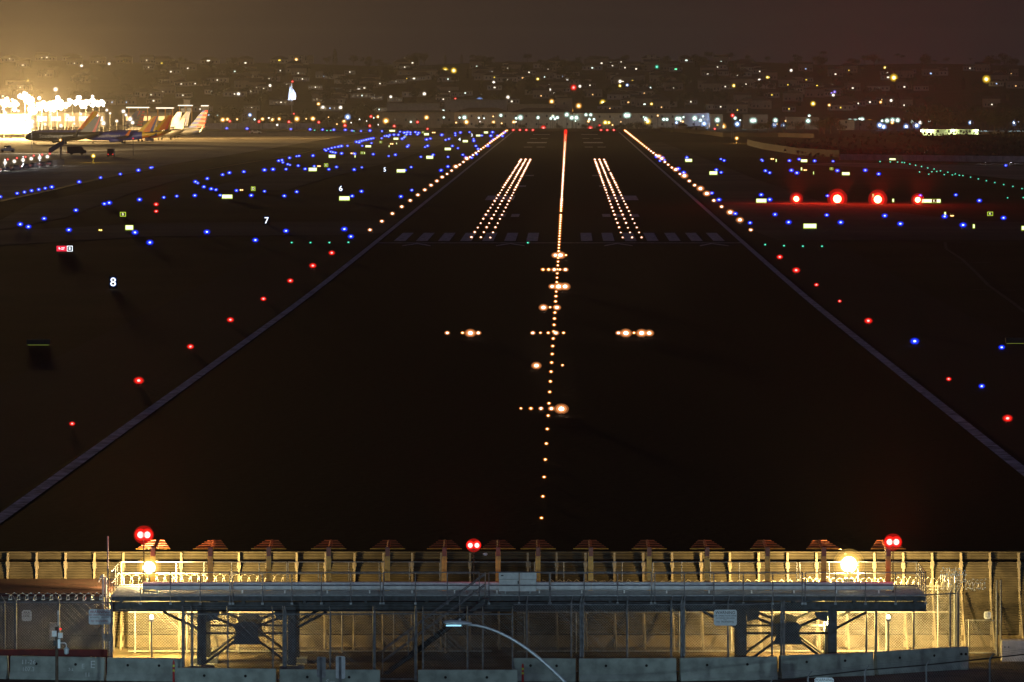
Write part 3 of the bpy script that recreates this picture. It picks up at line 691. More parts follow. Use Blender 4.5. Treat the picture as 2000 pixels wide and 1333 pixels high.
# razor wire coils
def coil(name, label, x0, x1, Y, z, r, turns, jit=.05, seed=1):
    rr = random.Random(seed); b = MB(); pts = []
    n = int(turns * 10)
    for i in range(n + 1):
        f = i / n; a = f * turns * 2 * math.pi; q = r * (1 + rr.uniform(-jit, jit) * 3)
        pts.append((x0 + (x1 - x0) * f + .12 * math.sin(a), Y + q * math.sin(a), z + q * math.cos(a)))
    b.path(pts, .011, 3)
    for p in pts[::2]: b.box(p[0] - .03, p[0] + .03, p[1] - .004, p[1] + .004, p[2] - .014, p[2] + .014)
    return tag(b.build(name, M['razor']), label, 'razor wire', 'razor wire coils')
coil('razor_wire', 'razor wire coil along the rear fence at right', X(1570, YB), X(1870, YB), YB, ZY(1141, YB), .26, 26)
coil('razor_wire', 'razor wire coil along the rear fence behind the left lamp', X(232, YB), X(560, YB), YB, ZY(1133, YB), .24, 20, seed=2)
coil('razor_wire', 'faint razor wire coil in the dark middle of the rear fence', X(1060, YB), X(1560, YB), YB, ZY(1146, YB), .26, 30, seed=5)
coil('razor_wire', 'razor wire glinting above the dark hut at left', X(12, 232), X(205, 232), 232, ZY(1166, 232), .14, 12, seed=3)
coil('razor_wire', 'tangled razor wire ball on top of the thick gate post', X(1838, 238), X(1885, 238), 238, ZY(1128, 238), .38, 12, .2, 4)
coil('razor_wire', 'loose razor wire right of the thick gate post', X(1885, 239), X(1925, 239), 239, ZY(1143, 239), .2, 5, .1, 6)
# ---- blast fence
t = thing('blast_fence', 'long corrugated metal jet blast fence across the runway end', 'blast fence', (0, 0, 0))
YF = 243.0; zb = zg(YF)
def corr(b, z0, z1, y0, y1, n, x0, x1):
    prof = []
    for i in range(n + 1):
        f = i / n; zz = z0 + (z1 - z0) * f; yy = y0 + (y1 - y0) * (f ** 1.6)
        prof.append((yy + (.045 if i % 2 else 0), zz))
    vs = []
    for (y, z) in prof: vs += [(x0, y, z), (x1, y, z)]
    for (y, z) in prof: vs += [(x0, y + .05, z), (x1, y + .05, z)]
    m = len(prof)
    b.add(vs, [(2 * i, 2 * i + 1, 2 * i + 3, 2 * i + 2) for i in range(m - 1)] + [(2 * (m + i) + 2, 2 * (m + i) + 3, 2 * (m + i) + 1, 2 * (m + i)) for i in range(m - 1)])
pitch = 1.2372; xs0 = X(-44, YF)
ztop = ZY(1078, 244); zs0 = ZY(1098, 244); zs1 = ZY(1092.5, 244)
nb = 39
rbf = random.Random(5)
b = MB(); corr(b, zb + .55, zs0, YF, YF + .9, 58, xs0, xs0 + nb * pitch); b.build('lower_panel', M['blast'], t)
b = MB(); corr(b, zs1, ztop, YF + .95, YF + 1.05, 6, xs0, xs0 + nb * pitch); b.build('upper_panel', M['blast'], t)
b = MB(); b.box(xs0, xs0 + nb * pitch, YF - .1, YF + .25, zb, zb + .5); b.build('kerb', M['yard'], t)
pb = MB(); z1 = zs0 - zb
prof = []
pb.add(*[([(-.05, YF - .16, zb), (.05, YF - .16, zb), (.05, YF - .02, zb), (-.05, YF - .02, zb), (-.045, YF + .72, ztop - .02), (.045, YF + .72, ztop - .02), (.045, YF + .92, ztop - .02), (-.045, YF + .92, ztop - .02)]), [(0, 3, 2, 1), (4, 5, 6, 7), (0, 1, 5, 4), (1, 2, 6, 5), (2, 3, 7, 6), (3, 0, 4, 7)]])
pb.box(-.08, .08, YF + .62, YF + .7, zs0 - .25, zs0 + .05)
pb.tube((.03, YF - 1.5, zb), (-.02, YF + .1, zb + 2.35), .05, 6)
pd = pb.data('post', M['blast_post'])
for i in range(nb + 1): put('post', pd, t, (xs0 + i * pitch, 0, 0))
# ---- the platform with the antenna array
YA, YZ = 232., 237.
ZD = ZY(1164, YA)                        # deck level
def px2(p, Y=YA): return X(p, Y)
t = thing('antenna_platform', 'long elevated steel walkway with railings carrying the antenna row', 'platform', (0, 0, 0))
xl, xr = px2(217), px2(1808)
b = MB()
for Y in (YA, YA + 2.5, YZ - .12): b.box(xl, xr, Y, Y + .1, ZD - .21, ZD - .03)
for i in range(int((xr - xl) / 1.3)): xx = xl + 1.3 * i; b.box(xx, xx + .07, YA + .12, YZ - .14, ZD - .2, ZD - .06)
b.build('deck_frame', M['steel_dark'], t)
b = MB(); n = 0; y = YA + .06
while y < YZ:
    b.box(xl, xr, y, y + .035, ZD - .02, ZD + .015); y += .17
for i in range(int((xr - xl) / .6)): b.box(xl + .6 * i, xl + .6 * i + .02, YA + .06, YZ - .06, ZD - .026, ZD - .021)
b.build('grating', M['steel'], t)
for Y in (YA + .7, YZ - .9):
    b = MB(); b.box(px2(213), px2(1812), Y, Y + .22, ZY(1198, YA), ZY(1196, YA) + .025); b.box(px2(213), px2(1812), Y + .09, Y + .13, ZY(1196, YA) + .035, ZY(1182, YA)); b.box(px2(213), px2(1812), Y, Y + .22, ZY(1182, YA), ZY(1181, YA) + .03)
    b.box(px2(213) + .01, px2(1812) - .01, Y + .02, Y + .085, ZY(1196, YA) + .04, ZY(1182, YA) - .004)
    b.build('girder', M['steel_dark'], t)
b = MB()
zg1 = ZY(1181, YA) + .03
for i in range(14):
    xx = xl + .4 + i * (xr - xl - .8) / 13; b.box(xx - .06, xx + .06, YA + .1, YZ - .1, zg1 + .005, ZD - .22)
b.build('joists', M['steel_dark'], t)
HR = .96
def railing(Y, segs, kids):
    for (a, c, step) in segs:
        b = MB(); A, C2 = a, c
        for h in (HR, HR * .5 if Y > YA + 1 else .42): b.tube((A, Y, ZD + h), (C2, Y, ZD + h), .022, 6)
        b.build('rail', M['steel'], kids)
        n = max(1, round((C2 - A) / step))
        for i in range(n + 1):
            xx = A + (C2 - A) * i / n
            b = MB(); b.tube((xx, Y, ZD - (.36 if Y < YA + 1 else 0)), (xx, Y, ZD + HR), .022, 6); b.box(xx - .05, xx + .05, Y - .03, Y + .04, ZD - .36, ZD - .27); b.build('rail_post', M['steel'], kids)
railing(YA - .04, [(px2(217), px2(449), 1.2), (px2(455), px2(743), 1.2), (px2(749), px2(936), 1.2), (px2(955), px2(1073), 1.2), (px2(1075), px2(1272), 1.2), (px2(1279), px2(1567), 1.2), (px2(1573), px2(1808), 1.2)], t)
railing(YZ, [(X(237, YZ), X(560, YZ), 1.2), (X(563, YZ), X(1036, YZ), 1.2), (X(1044, YZ), X(1272, YZ), 1.2), (X(1275, YZ), X(1556, YZ), 1.2), (X(1562, YZ), X(1790, YZ), 1.2)], t)
for xx, s in ((px2(217), 1), (px2(1808), -1)):
    b = MB()
    for h in (HR, .48): b.tube((xx, YA, ZD + h), (xx, YZ, ZD + h), .024, 6)
    for k in (1.2, 2.4, 3.6): b.tube((xx, YA + k, ZD), (xx, YA + k, ZD + HR), .024, 6)
    b.build('end_rail', M['steel'], t)
# supports: two trestles of four columns with gusseted cross bracing
for (c1, c2, gx) in ((392, 569, 480), (1451, 1628, 1541)):
    for Y in (YA + .7, YZ - 1.):
        zt = ZY(1199, YA); zz = zg(Y)
        for c in (c1, c2):
            b = MB(); w = .18; b.box(px2(c) - w, px2(c) + w, Y - .02, Y + .03, zz, zt + .3); b.box(px2(c) - w, px2(c) + w, Y + .26, Y + .3, zz, zt + .3); b.box(px2(c) - .03, px2(c) + .03, Y + .03, Y + .26, zz, zt + .3)
            b.build('column', M['steel_dark'], t)
            b = MB(); b.box(px2(c) - .5, px2(c) + .5, Y - .4, Y + .7, zz - .01, zz + .22); b.build('footing', M['conc'], t)
        zc = ZY(1240, YA); xm = px2(gx)
        b = MB()
        for sx in (-1, 1):
            b.tube((xm + sx * .3, Y + .14, zc + .2), (px2(c2 if sx > 0 else c1) - sx * .15, Y + .14, zt - .08), .06, 6)
            b.tube((xm + sx * .3, Y + .14, zc - .2), (px2(c2 if sx > 0 else c1) - sx * .15, Y + .14, zz + .3), .06, 6)
            b.tube((px2(c2 if sx > 0 else c1) + sx * .1, Y + .14, zc + .15), (px2(c2 + 68) if sx > 0 else px2(c1 - 76), Y + .14, zt), .06, 6)
        b.tube((px2(c1), Y + .16, zc - .02), (px2(c2), Y + .16, zc - .02), .045, 6)
        b.build('cross_brace', M['steel_dark'], t)
        b = MB(); q = [(-.62, -.48), (-.42, -.0), (-.58, .3), (-.35, .42), (-.15, .16 + .3), (.15, .46), (.35, .42), (.58, .3), (.42, 0), (.62, -.48)]
        b.prism([(xm + u, zc + v) for u, v in q], 1, Y + .06, Y + .1)
        for sx in (-1, 1):
            b.prism([(px2(c2 if sx > 0 else c1) - sx * .2, zt - .0), (px2(c2 if sx > 0 else c1) - sx * .75, zt - .0), (px2(c2 if sx > 0 else c1) - sx * .62, zt - .28), (px2(c2 if sx > 0 else c1) - sx * .2, zt - .42)], 1, Y + .06, Y + .1)
        b.build('gusset_plate', M['steel_dark'], t)
# stairs
sx0, sx1 = px2(748), px2(948); zs = zg(YA)
b = MB()
for Y in (YA - .9, YA - .15): b.add([(sx0, Y, zs), (sx0 + .25, Y, zs), (sx1, Y, ZD), (sx1, Y, ZD - .25), (sx0, Y + .05, zs), (sx0 + .25, Y + .05, zs), (sx1, Y + .05, ZD), (sx1, Y + .05, ZD - .25)], [(0, 1, 2, 3), (7, 6, 5, 4), (0, 4, 5, 1), (1, 5, 6, 2), (2, 6, 7, 3), (3, 7, 4, 0)])
for i in range(16):
    f = (i + .5) / 16; b.box(sx0 + .15 + (sx1 - sx0) * f - .12, sx0 + .15 + (sx1 - sx0) * f + .12, YA - .85, YA - .15, zs + (ZD - zs) * f, zs + (ZD - zs) * f + .03)
b.build('stairs', M['steel_dark'], t)
b = MB()
for Y in (YA - .9, YA - .12):
    for h in (.95, .5): b.tube((sx0, Y, zs + h), (sx1, Y, ZD + h), .024, 6)
    for i in range(5): f = i / 4; xx = sx0 + (sx1 - sx0) * f; zz = zs + (ZD - zs) * f; b.tube((xx, Y, zz), (xx, Y, zz + .95), .024, 6)
b.build('stair_handrail', M['steel'], t)
# white duct and equipment cabinet (things of their own)
YT = YA + .9
b = MB(); z = ZY(1145, YT); x0, x1 = X(279, YT), X(1745, YT)
n = 14; pr = [(YT + .17 * math.copysign(abs(math.cos(a)) ** .6, math.cos(a)), z + .17 * math.copysign(abs(math.sin(a)) ** .6, math.sin(a))) for a in [2 * math.pi * i / n for i in range(n)]]
k = 0; xx = x0
while xx < x1 - .1: b.prism(pr, 0, xx, min(x1, xx + 3.66)); xx += 3.672
for i in range(18): q = x0 + .6 + i * (x1 - x0 - 1.2) / 17; b.box(q - .03, q + .03, YT - .03, YT + .03, ZD + .02, z - .15)
tag(b.build('white_duct', M['white_tube'], smooth=False), 'long white horizontal duct running behind the front railing', 'duct')
t = thing('equipment_cabinet', 'pale two door equipment cabinet in the middle of the walkway', 'cabinet', (X(1011, YA + .45), YA + .45, ZY(1157, YA)))
h = ZY(1121, YA) - ZY(1157, YA)
b = MB(); b.box(-.76, .76, 0, .5, 0, h * .64); b.build('body', M['box_paint'], t)
b = MB(); b.box(-.77, .77, -.02, .5, h * .66, h); b.build('lid', M['box_paint'], t)
b = MB(); b.box(.0, .05, -.05, -.002, .3, .42); b.build('handle', M['dark'], t)
b = MB(); b.box(-.68, -.58, -.045, -.022, h * .83, h * .86 + .02); b.build('vent', M['dark'], t)
b = MB()
for q in (-.5, .5): b.box(q - .03, q + .03, .2, .26, -.16, 0)
b.build('legs', M['steel'], t)
# antennas
AX = [299, 411, 525, 642, 757, 868, 973, 1051, 1154, 1268, 1381, 1499, 1609, 1735]
zA = ZY(1073, YA + 2.2)
def antenna(px, i):
    Y = YA + 2.2
    t = thing('localizer_antenna', f'orange navigation antenna on a mast, {nth(i + 1)} from the left along the walkway', 'antenna', (X(px, Y), Y, ZD + .02), 0, 'antennas along the walkway')
    hz = zA - ZD
    b = MB(); b.box(-.11, .0, -.06, .06, 0, hz - .12); b.box(.004, .1, -.04, .05, 0, hz - .12); b.build('mast', M['amber_paint'], t)
    b = MB(); b.tube((0, -.1, hz - .18), (0, 3.3, hz + .05), .075, 6); b.box(-.09, .09, -.2, .2, hz - .3, hz + .06); b.build('boom', M['orange'], t)
    for k in range(6):
        y = -.05 + .62 * k; L = .72 - .085 * k; z = hz + .0 + .02 * k
        b = MB(); b.tube((-L, y, z), (L, y, z), .017, 6); b.build('dipole', M['amber_paint'] if k < 1 else M['orange'], t)
    return t
for i, px in enumerate(AX): antenna(px, i)
# obstruction lights: pairs of red globes
M['obs_core'] = emit('obstruction_bulb', (1, .75, .68), 6)
for nm, px, py, r, pw, big in (('left', 281, 1046, .135, 400, 1), ('middle', 925, 1066.5, .10, 60, 0), ('right', 1744, 1060, .125, 380, 1)):
    Y = YA + 1.3
    t = thing('obstruction_light', f'pair of red obstruction lamps, the {nm} one of three above the walkway', 'red lamp', (X(px, Y), Y, ZD + .02), 0, 'red obstruction lamps')
    z = ZY(py, Y) - ZD
    b = MB(); b.tube((0, 0, 0), (0, 0, z - .2), .025, 6); b.box(-.2, .2, -.03, .03, z - .2, z - .14); b.build('pole', M['dark'], t)
    for s in (-1, 1):
        b = MB(); b.ball((s * .135, 0, z), r, 12, 8); c = b.build('bulb', M['obs_core'], t, smooth=True)
        for q, mm, nm_ in ((1.3, 'glober', 'red_globe'), (1.75, 'midr', 'globe_halo')): b = MB(); b.ball((s * .135, 0, z + .01), r * q, 14, 10, 1.05); b.build(nm_, M[mm], c, smooth=True)  # the larger shell imitates the bulb's glow
    b = MB(); b.ball((0, 0, z), r * 3.1, 16, 10, .9); b.build('wide_halo', M['farr'], t, smooth=True)  # wide see-through shell imitating the halo round both bulbs
    lamp('POINT', (0, -.45, z + .1), pw * .16, (1, .035, .02), t, .1)
    lamp('SPOT', (0, -.35, z), 12000 if big else 4000, (1, .02, .01), t, .1, (0, -1, .42), 50, .9, 'beam')
# yellow floodlights
M['flood_core'] = emit('sodium_lamp', (1, .9, .6), 25); M['globef'] = tinted('sodium_glow', (1, .62, .14), 1.6, .5)
for nm, px, py, r, pw in (('left', 291, 1110, .26, 11000), ('right', 1658, 1104, .34, 13000)):
    Y = YA + (1.6 if nm == 'left' else 4.2); off = 2.2 if nm == 'left' else .6
    t = thing('floodlight', f'blazing yellow floodlight on a pole at the {nm} end of the walkway', 'floodlight', (X(px, Y), Y, ZD + .02), 0, 'yellow floodlights on the walkway')
    z = ZY(py, Y) - ZD
    b = MB(); b.tube((0, 0, 0), (0, 0, z), .04, 8); b.build('pole', M['steel'], t)
    b = MB(); b.ball((0, 0, z), r, 16, 10); b.build('lamp_globe', M['flood_core'], t, smooth=True)
    for q, op, nm_ in ((1.2, .5, 'inner_halo'), (1.42, .28, 'mid_halo'), (1.66, .15, 'outer_halo'), (1.95, .07, 'faint_halo')): b = MB(); b.ball((0, 0, z), r * q, 18, 12); b.build(nm_, tinted('sodium_glow', (1, .58, .12), 1.5, op), t, smooth=True)  # nested see-through shells imitate the glare round the lamp
    b = MB(); b.box(-.2, .2, .1, .4, .05, .3); b.build('ballast_box', M['steel'], t)
    lamp('POINT', (0, .62 if nm == 'right' else 1.1, z + .05), pw * .16, (1, .69, .27), t, .2)
    lamp('SPOT', (0, off, z), pw * 1.75, (1, .62, .19), t, .2, (0, .8, -.4), 134, .85, 'flood_beam')
    lamp('SPOT', (0, -.6, z), 9000 if nm == 'left' else 22000, (1, .55, .16), t, .2, (0, -1, .42), 50, .9, 'beam')
# bulkhead lamps under the deck
for nm, px, py, pw, dx in (('left', 296, 1205, 4200, 0), ('right', 1616, 1217, 2200, 0), ('far right', 1735, 1205, 1900, 0)):
    Y = YA + 3.4
    t = thing('bulkhead_lamp', f'small yellow bulkhead lamp below the walkway near the {nm} trestle', 'lamp', (X(px, Y), Y, zg(Y)), 0, 'bulkhead lamps under the walkway')
    z = ZY(py, Y) - zg(Y)
    b = MB(); b.tube((0, 0, 0), (0, 0, z - .1), .035, 6); b.build('pole', M['steel'], t)
    b = MB(); b.ball((0, 0, z), .08, 10, 7); b.build('bulb', M['flood_core'], t, smooth=True)
    b = MB(); b.box(-.1, .1, -.1, .1, z - .2, z - .09); b.build('base', M['steel'], t)
    lamp('SPOT', (0, .2, z), pw * 2, (1, .68, .16), t, .1, (0, 1, -.25), 125, 1)
    lamp('POINT', (0, .2, z), pw * .2, (1, .68, .16), t, .1)
# pink pole antenna and lit pipes at the hut corner
t = thing('whip_mast', 'thin pink fibreglass mast standing at the left end of the walkway', 'mast', (X(211.5, YA), YA - .2, zg(YA)))
b = MB(); b.tube((0, 0, 0), (0, 0, ZY(1110, YA) - zg(YA)), .03, 6); b.build('pole', M['steel'], t)
b = MB(); b.tube((0, 0, ZY(1110, YA) - zg(YA)), (0, 0, ZY(1047, YA) - zg(YA)), .032, 8); b.build('fibreglass_rod', mat('pink_fibreglass', (.8, .4, .42), .4, var=.1), t)
t = thing('conduit_riser', 'brightly lit vertical conduits on the hut corner under the walkway', 'conduit', (X(207, 234), 234, zg(234)))
b = MB()
for dx, top in ((-.12, 1122), (.0, 1128), (.1, 1172), (.17, 1195)): b.tube((dx, dx * .3, 0), (dx, dx * .3, ZY(top, 234) - zg(234)), .045, 8)
b.path([(.0, 0, ZY(1128, 234) - zg(234)), (-.18, 0, ZY(1124, 234) - zg(234)), (-.3, 0, ZY(1138, 234) - zg(234))], .03, 6); b.build('pipes', M['conc_white'], t)
b = MB(); b.box(-.1, .2, -.12, -.05, 1.1, 1.4); b.build('junction_box', M['steel'], t)
# ---- hut at left
t = thing('equipment_hut', 'dark grey equipment hut with red roof behind the left fence', 'hut', (0, 0, 0))
x1h = X(203, 235); zr = ZY(1166, 235)
b = MB(); b.box(-34, x1h, 235, 241.6, zg(235), zr); b.build('wall', M['wall_grey'], t)
b = MB(); b.box(-34.1, x1h + .12, 234.85, 241.75, zr + .003, zr + .16); b.build('roof', M['roof_red'], t)
b = MB(); b.box(X(-10, 235), X(83, 235), 234.95, 234.997, zg(235) + .02, zr - .25); b.build('door', M['wall_grey'], t)
b = MB(); b.box(X(-10, 235), x1h - .02, 234.97, 234.996, ZY(1242.5, 235), ZY(1241.5, 235)); b.build('seam', M['dark'], t)
b = MB(); b.box(X(98, 235), X(118, 235), 234.7, 234.994, ZY(1250, 235), ZY(1216, 235)); b.build('meter_box', M['steel'], t)
# ---- signs
def sign(label, px, py, wpx, hpx, Y, lines, name='warning_sign', rim=True):
    k = Y / F
    t = thing(name, label, 'sign', (X(px, Y), Y - .06, ZY(py, Y)), 0)
    w_, h_ = wpx * k, hpx * k; r = .06
    b = MB(); b.prism([(-w_/2 + r, -h_/2), (w_/2 - r, -h_/2), (w_/2, -h_/2 + r), (w_/2, h_/2 - r), (w_/2 - r, h_/2), (-w_/2 + r, h_/2), (-w_/2, h_/2 - r), (-w_/2, -h_/2 + r)], 1, -.012, .0); b.build('panel', M['sign_white'], t)
    for s, sz, v, m in lines: lettering(s, sz, M[m], (0, -.017, v), t, extrude=.003)
    return t
W = [('WARNING', .165, .2, 'sign_red'), ('AIR OPERATIONS AREA', .085, .075, 'sign_red'), ('AUTHORIZED PERSONNEL', .065, -.02, 'sign_black'), ('ONLY', .06, -.085, 'sign_black'), ('NO TRESPASSING', .09, -.17, 'sign_red')]
sign('white warning sign hanging on the left fence beside the glowing gap', 195, 1205, 43, 30, YL, W)
sign('pale blue white warning sign on the right part of the fence', 1416.5, 1206.5, 45, 31, YR, [(s, z, v, 'sign_black') for s, z, v, m in W])
sign('small notice with fine print on the far right gate', 1928.5, 1202, 14.5, 14.5, YB - .8, [('NOTICE', .05, .09, 'sign_black'), ('AUTHORIZED', .035, .02, 'sign_black'), ('PERSONNEL', .035, -.04, 'sign_black'), ('ONLY', .035, -.1, 'sign_black')], 'notice_sign')
sign('small white sign with black letters on the dark hut', 52.5, 1202.5, 19.5, 21.5, 234.95, [('FAA', .14, .12, 'sign_black'), ('LOC', .14, -.01, 'sign_black'), ('---', .08, -.12, 'sign_black')], 'hut_sign')
sign('tiny white plate hanging under the middle red lamp', 948, 1082.5, 10, 5, YA + 2.1, [('275', .07, 0, 'sign_black')], 'number_plate')
# ---- white block at right
t = thing('concrete_block', 'white concrete block standing at the right edge of the frame', 'block', (X(1957, 236.5), 236.5, zg(236.5)))
b = MB(); b.prism([(0, 0), (0, .85), (.05, .87), (1.6, .87), (1.6, 0)], 1, 0, .7); b.build('body', M['conc_white'], t)
b = MB()
for q in (.12, .28): b.tube((q, -.02, .6), (q, -.002, .6), .025, 10)
b.build('bolt_holes', M['hole'], t)
# ---- delineators
for px, py, Y, lab in ((341, 1290, 226.5, 'red and yellow delineator post left of the front barriers'), (1021, 1297, 226, 'red and yellow delineator post beside the lamp arm')):
    t = thing('delineator_post', lab, 'marker post', (X(px, Y), Y - .6, zg(Y)))
    h = ZY(py, Y) - zg(Y)
    b = MB(); b.tube((0, 0, 0), (0, 0, h), .045, 10); b.tube((0, 0, h), (0, 0, h + .06), .03, 8); b.build('post', M['red_plastic'], t)
    for f in (.62, .8): b = MB(); b.tube((0, 0, h * f), (0, 0, h * f + .09), .048, 10); b.build('band', M['yellow_band'], t)
    b = MB(); b.tube((0, 0, 0), (0, 0, .05), .16, 12); b.build('base', M['dark'], t)
# ---- camera pole
Y = 205.; t = thing('camera_pole', 'dark timber pole with white boxes and a hanging dome camera', 'camera pole', (X(111, Y), Y, gz(Y) + .03))
k = Y / F; z0 = gz(Y) + .03
def zz(py): return ZY(py, Y) - z0
b = MB(); b.tube((0, 0, 0), (0, 0, zz(1225)), .065, 12, .055); b.build('pole', M['wood'], t)
b = MB(); b.box(-.17, -.0, -.14, -.06, zz(1243), zz(1232)); b.build('left_box', M['box_paint'], t)
b = MB(); b.box(.05, .22, -.14, .0, zz(1246), zz(1236)); b.build('right_box', M['box_paint'], t)
b = MB(); b.box(-.12, .0, -.1, -.066, zz(1261), zz(1251)); b.build('meter', M['dark'], t)
b = MB(); b.box(.045, .13, -.12, .02, zz(1266), zz(1249)); b.build('bracket', M['lamp_body'], t)
b = MB(); b.path([(.13, -.05, zz(1256)), (.3, -.05, zz(1256)), (.345, -.05, zz(1259)), (.35, -.05, zz(1265))], .022, 8); c = b.build('camera_arm', M['lamp_body'], t)
b = MB(); b.rings([[(.35 + r * math.cos(a * math.pi / 6), -.05 + r * math.sin(a * math.pi / 6), zz(p)) for a in range(12)] for r, p in ((.03, 1264), (.07, 1266), (.1, 1267.5), (.1, 1270), (.085, 1270.4), (.085, 1275), (.06, 1277.5), (.02, 1278.5))]); b.build('dome_camera', M['lamp_body'], t, smooth=False)
b = MB(); b.ball((.14, -.1, zz(1228.5)), .035, 8, 6); b.build('red_indicator', emit('red_indicator', (1, .03, .03), 2), t)
b = MB(); b.tube((.05, -.02, zz(1222)), (.05, -.02, zz(1195)), .02, 6); b.tube((.05, -.02, zz(1201)), (.05, -.02, zz(1193)), .04, 8); b.build('whip_antenna', M['lamp_body'], t)
# ---- backs of two traffic signs
for px, w_, py0, py1, lab, tone in ((627.5, 17, 1283, 1324, 'bare back of a tall street sign, left one of the pair', 'sign_back'), (665, 18, 1282, 1326, 'bare back of a tall street sign, right one of the pair', 'sign_white')):
    Y = 150.; k = Y / F; t = thing('street_sign', lab, 'sign', (X(px, Y), Y, gz(Y) + .03), -.35, 'street signs seen from behind')
    z0 = gz(Y) + .03; za, zb_ = ZY(py1, Y) - z0, ZY(py0, Y) - z0; h = w_ * k / 2 * 1.1
    b = MB(); b.prism([(-h, za + .03), (-h + .03, za), (h - .03, za), (h, za + .03), (h, zb_ - .03), (h - .03, zb_), (-h + .03, zb_), (-h, zb_ - .03)], 1, 0, .006); b.build('panel', M[tone], t)
    b = MB(); b.box(-.03, .03, -.04, -.002, 0, zb_ - .02); b.build('post', M['steel'], t)
# ---- the street lamp crossing the foreground, its sisters along the same street and two added ones
def street_lamp(x, Y, zh, label, flip=1, power=0, aim=(0, .8, -.25), L=2.55):
    t = thing('street_lamp', label, 'street lamp', (x, Y, gz(Y) + .03), 0, 'street lamps along the street')
    z = zh - gz(Y) - .03
    pts = []
    for i in range(14):
        f = i / 13; pts.append((flip * (-L + L * (math.sin(f * math.pi / 2) if 0 else f)), 0, z - .02 - 1.9 * f ** 1.75))
    pts.append((0, 0, z - 2.4))
    b = MB()
    for i in range(len(pts) - 1): b.tube(pts[i], pts[i + 1], .032 + .0016 * i, 10, .032 + .0016 * (i + 1))
    b.build('arm', M['lamp_body'], t)
    b = MB(); b.tube((0, 0, 0), (0, 0, z - 2.3), .09, 10, .06); b.build('pole', M['lamp_body'], t)
    hx = -L * flip
    rg = []
    for u, rw, rh, dz in ((.1, .04, .035, .0), (.03, .06, .055, .0), (-.08, .075, .07, .005), (-.25, .12, .085, .015), (-.45, .135, .085, .03), (-.6, .1, .06, .035), (-.66, .04, .03, .03)):
        rg.append([(hx + flip * u, rw * math.cos(a * math.pi / 6), dz + z + rh * (math.sin(a * math.pi / 6) if a < 7 else .55 * math.sin(a * math.pi / 6))) for a in range(12)])
    b = MB(); b.rings(rg); b.build('lamp_head', M['lamp_body'], t, smooth=True)
    b = MB(); b.box(min(hx - flip * .18, hx - flip * .58), max(hx - flip * .18, hx - flip * .58), -.09, .09, z - .055, z - .035); b.build('lens', emit('street_lamp_lens', (.35, .75, 1), 1.3), t)
    b = MB(); b.tube((hx - flip * .22, 0, z + .08), (hx - flip * .22, 0, z + .15), .03, 8); b.build('photocell', M['lamp_body'], t)
    if power:
        lamp('SPOT', (hx - flip * .3, .05, z - .12), power * 2.7, (.6, .85, 1), t, .15, (0, 1, -.024), 15, 1, 'fill_light')  # fill spot added to brighten the duct and platform
        lamp('SPOT', (hx - flip * .35, .0, z - .12), power * .75, (.55, .88, 1), t, .15, aim, 50, .5)
    return t
Y = 150.
street_lamp(X(1092, Y) - .1 + .6, Y, ZY(1219, Y), 'curved street lamp with pale teardrop head at bottom centre', 1, 4000, (-.12, .8, -.27), 2.9)
for x, lab in ((-34, 'street lamp standing out of view at far left'), (-13, 'street lamp standing out of view left of centre'), (13.5, 'street lamp standing out of view right of centre'), (32, 'street lamp standing out of view at far right')):
    street_lamp(x, 142., 10.2, lab, 1, 13000, (0, .8, -.25))
for x, lab in ((-16, 'added street lamp on the near kerb, out of view left of centre'), (5, 'added street lamp on the near kerb, out of view right of centre')):  # unseen lamps added to light the lamp arm and sign backs
    t = street_lamp(x, 100., 12.3, lab, 1, 0)
    lamp('SPOT', (-2.9, .0, 12.3 - gz(100) - .2), 15000, (.6, .85, 1), t, .15, (0, 1, -.05), 26, .8, 'fill_light')
# ---- near fence at lower right
Yn = 196.
def yn(px): return Yn + (px - 1500) * .012
t = thing('near_fence', 'dark chain link fence with barbed arms along the bottom right corner', 'fence', (0, 0, 0))
pts = [(1330, 1350), (1500, 1333), (1580, 1322), (1692, 1309), (1812, 1299), (1933, 1286), (2040, 1274)]
W3 = [(X(a, yn(a)), yn(a), ZY(c, yn(a))) for a, c in pts]
b = MB(); b.path(W3, .025, 6); b.build('rail', M['dark'], t)
for (a, c) in [(1505, 1333), (1578, 1322), (1689, 1311), (1809, 1299), (1933, 1287)]:
    p = (X(a, yn(a)), yn(a), ZY(c, yn(a)))
    b = MB(); b.tube((p[0], p[1], gz(p[1])), (p[0], p[1], p[2] + .02), .035, 8); b.tube(p, (p[0] + .14, p[1] - .1, p[2] + .2), .022, 6); b.build('post', M['steel'], t)
b = MB()
for k in (.35, .65, 1): b.path([(p[0] + .14 * k, p[1] - .1 * k, p[2] + .2 * k) for p in W3], .005, 3)
b.build('barbed_wire', M['wire'], t)
b = MB(); 
for i in range(110):
    x = W3[1][0] + i * (W3[-1][0] - W3[1][0]) / 110
    f = (x - W3[1][0]) / (W3[-1][0] - W3[1][0]); zt_ = W3[1][2] + (W3[-1][2] - W3[1][2]) * f; yy = W3[1][1] + (W3[-1][1] - W3[1][1]) * f
    b.tube((x, yy, zt_ - 2), (x + 1.4, yy, zt_ - .1), .006, 3, cap=False); b.tube((x + 1.4, yy + .01, zt_ - 2), (x, yy + .01, zt_ - .1), .006, 3, cap=False)
b.build('mesh', M['wire'], t)
sign('warning sign cut by the bottom edge on the near fence', 1609.5, 1337, 38, 27, yn(1609) - .05, [(s, z * .8, v * .8, 'sign_black') for s, z, v, m in W])
# ================================================================== middle distance and background
rd = random.Random(11)
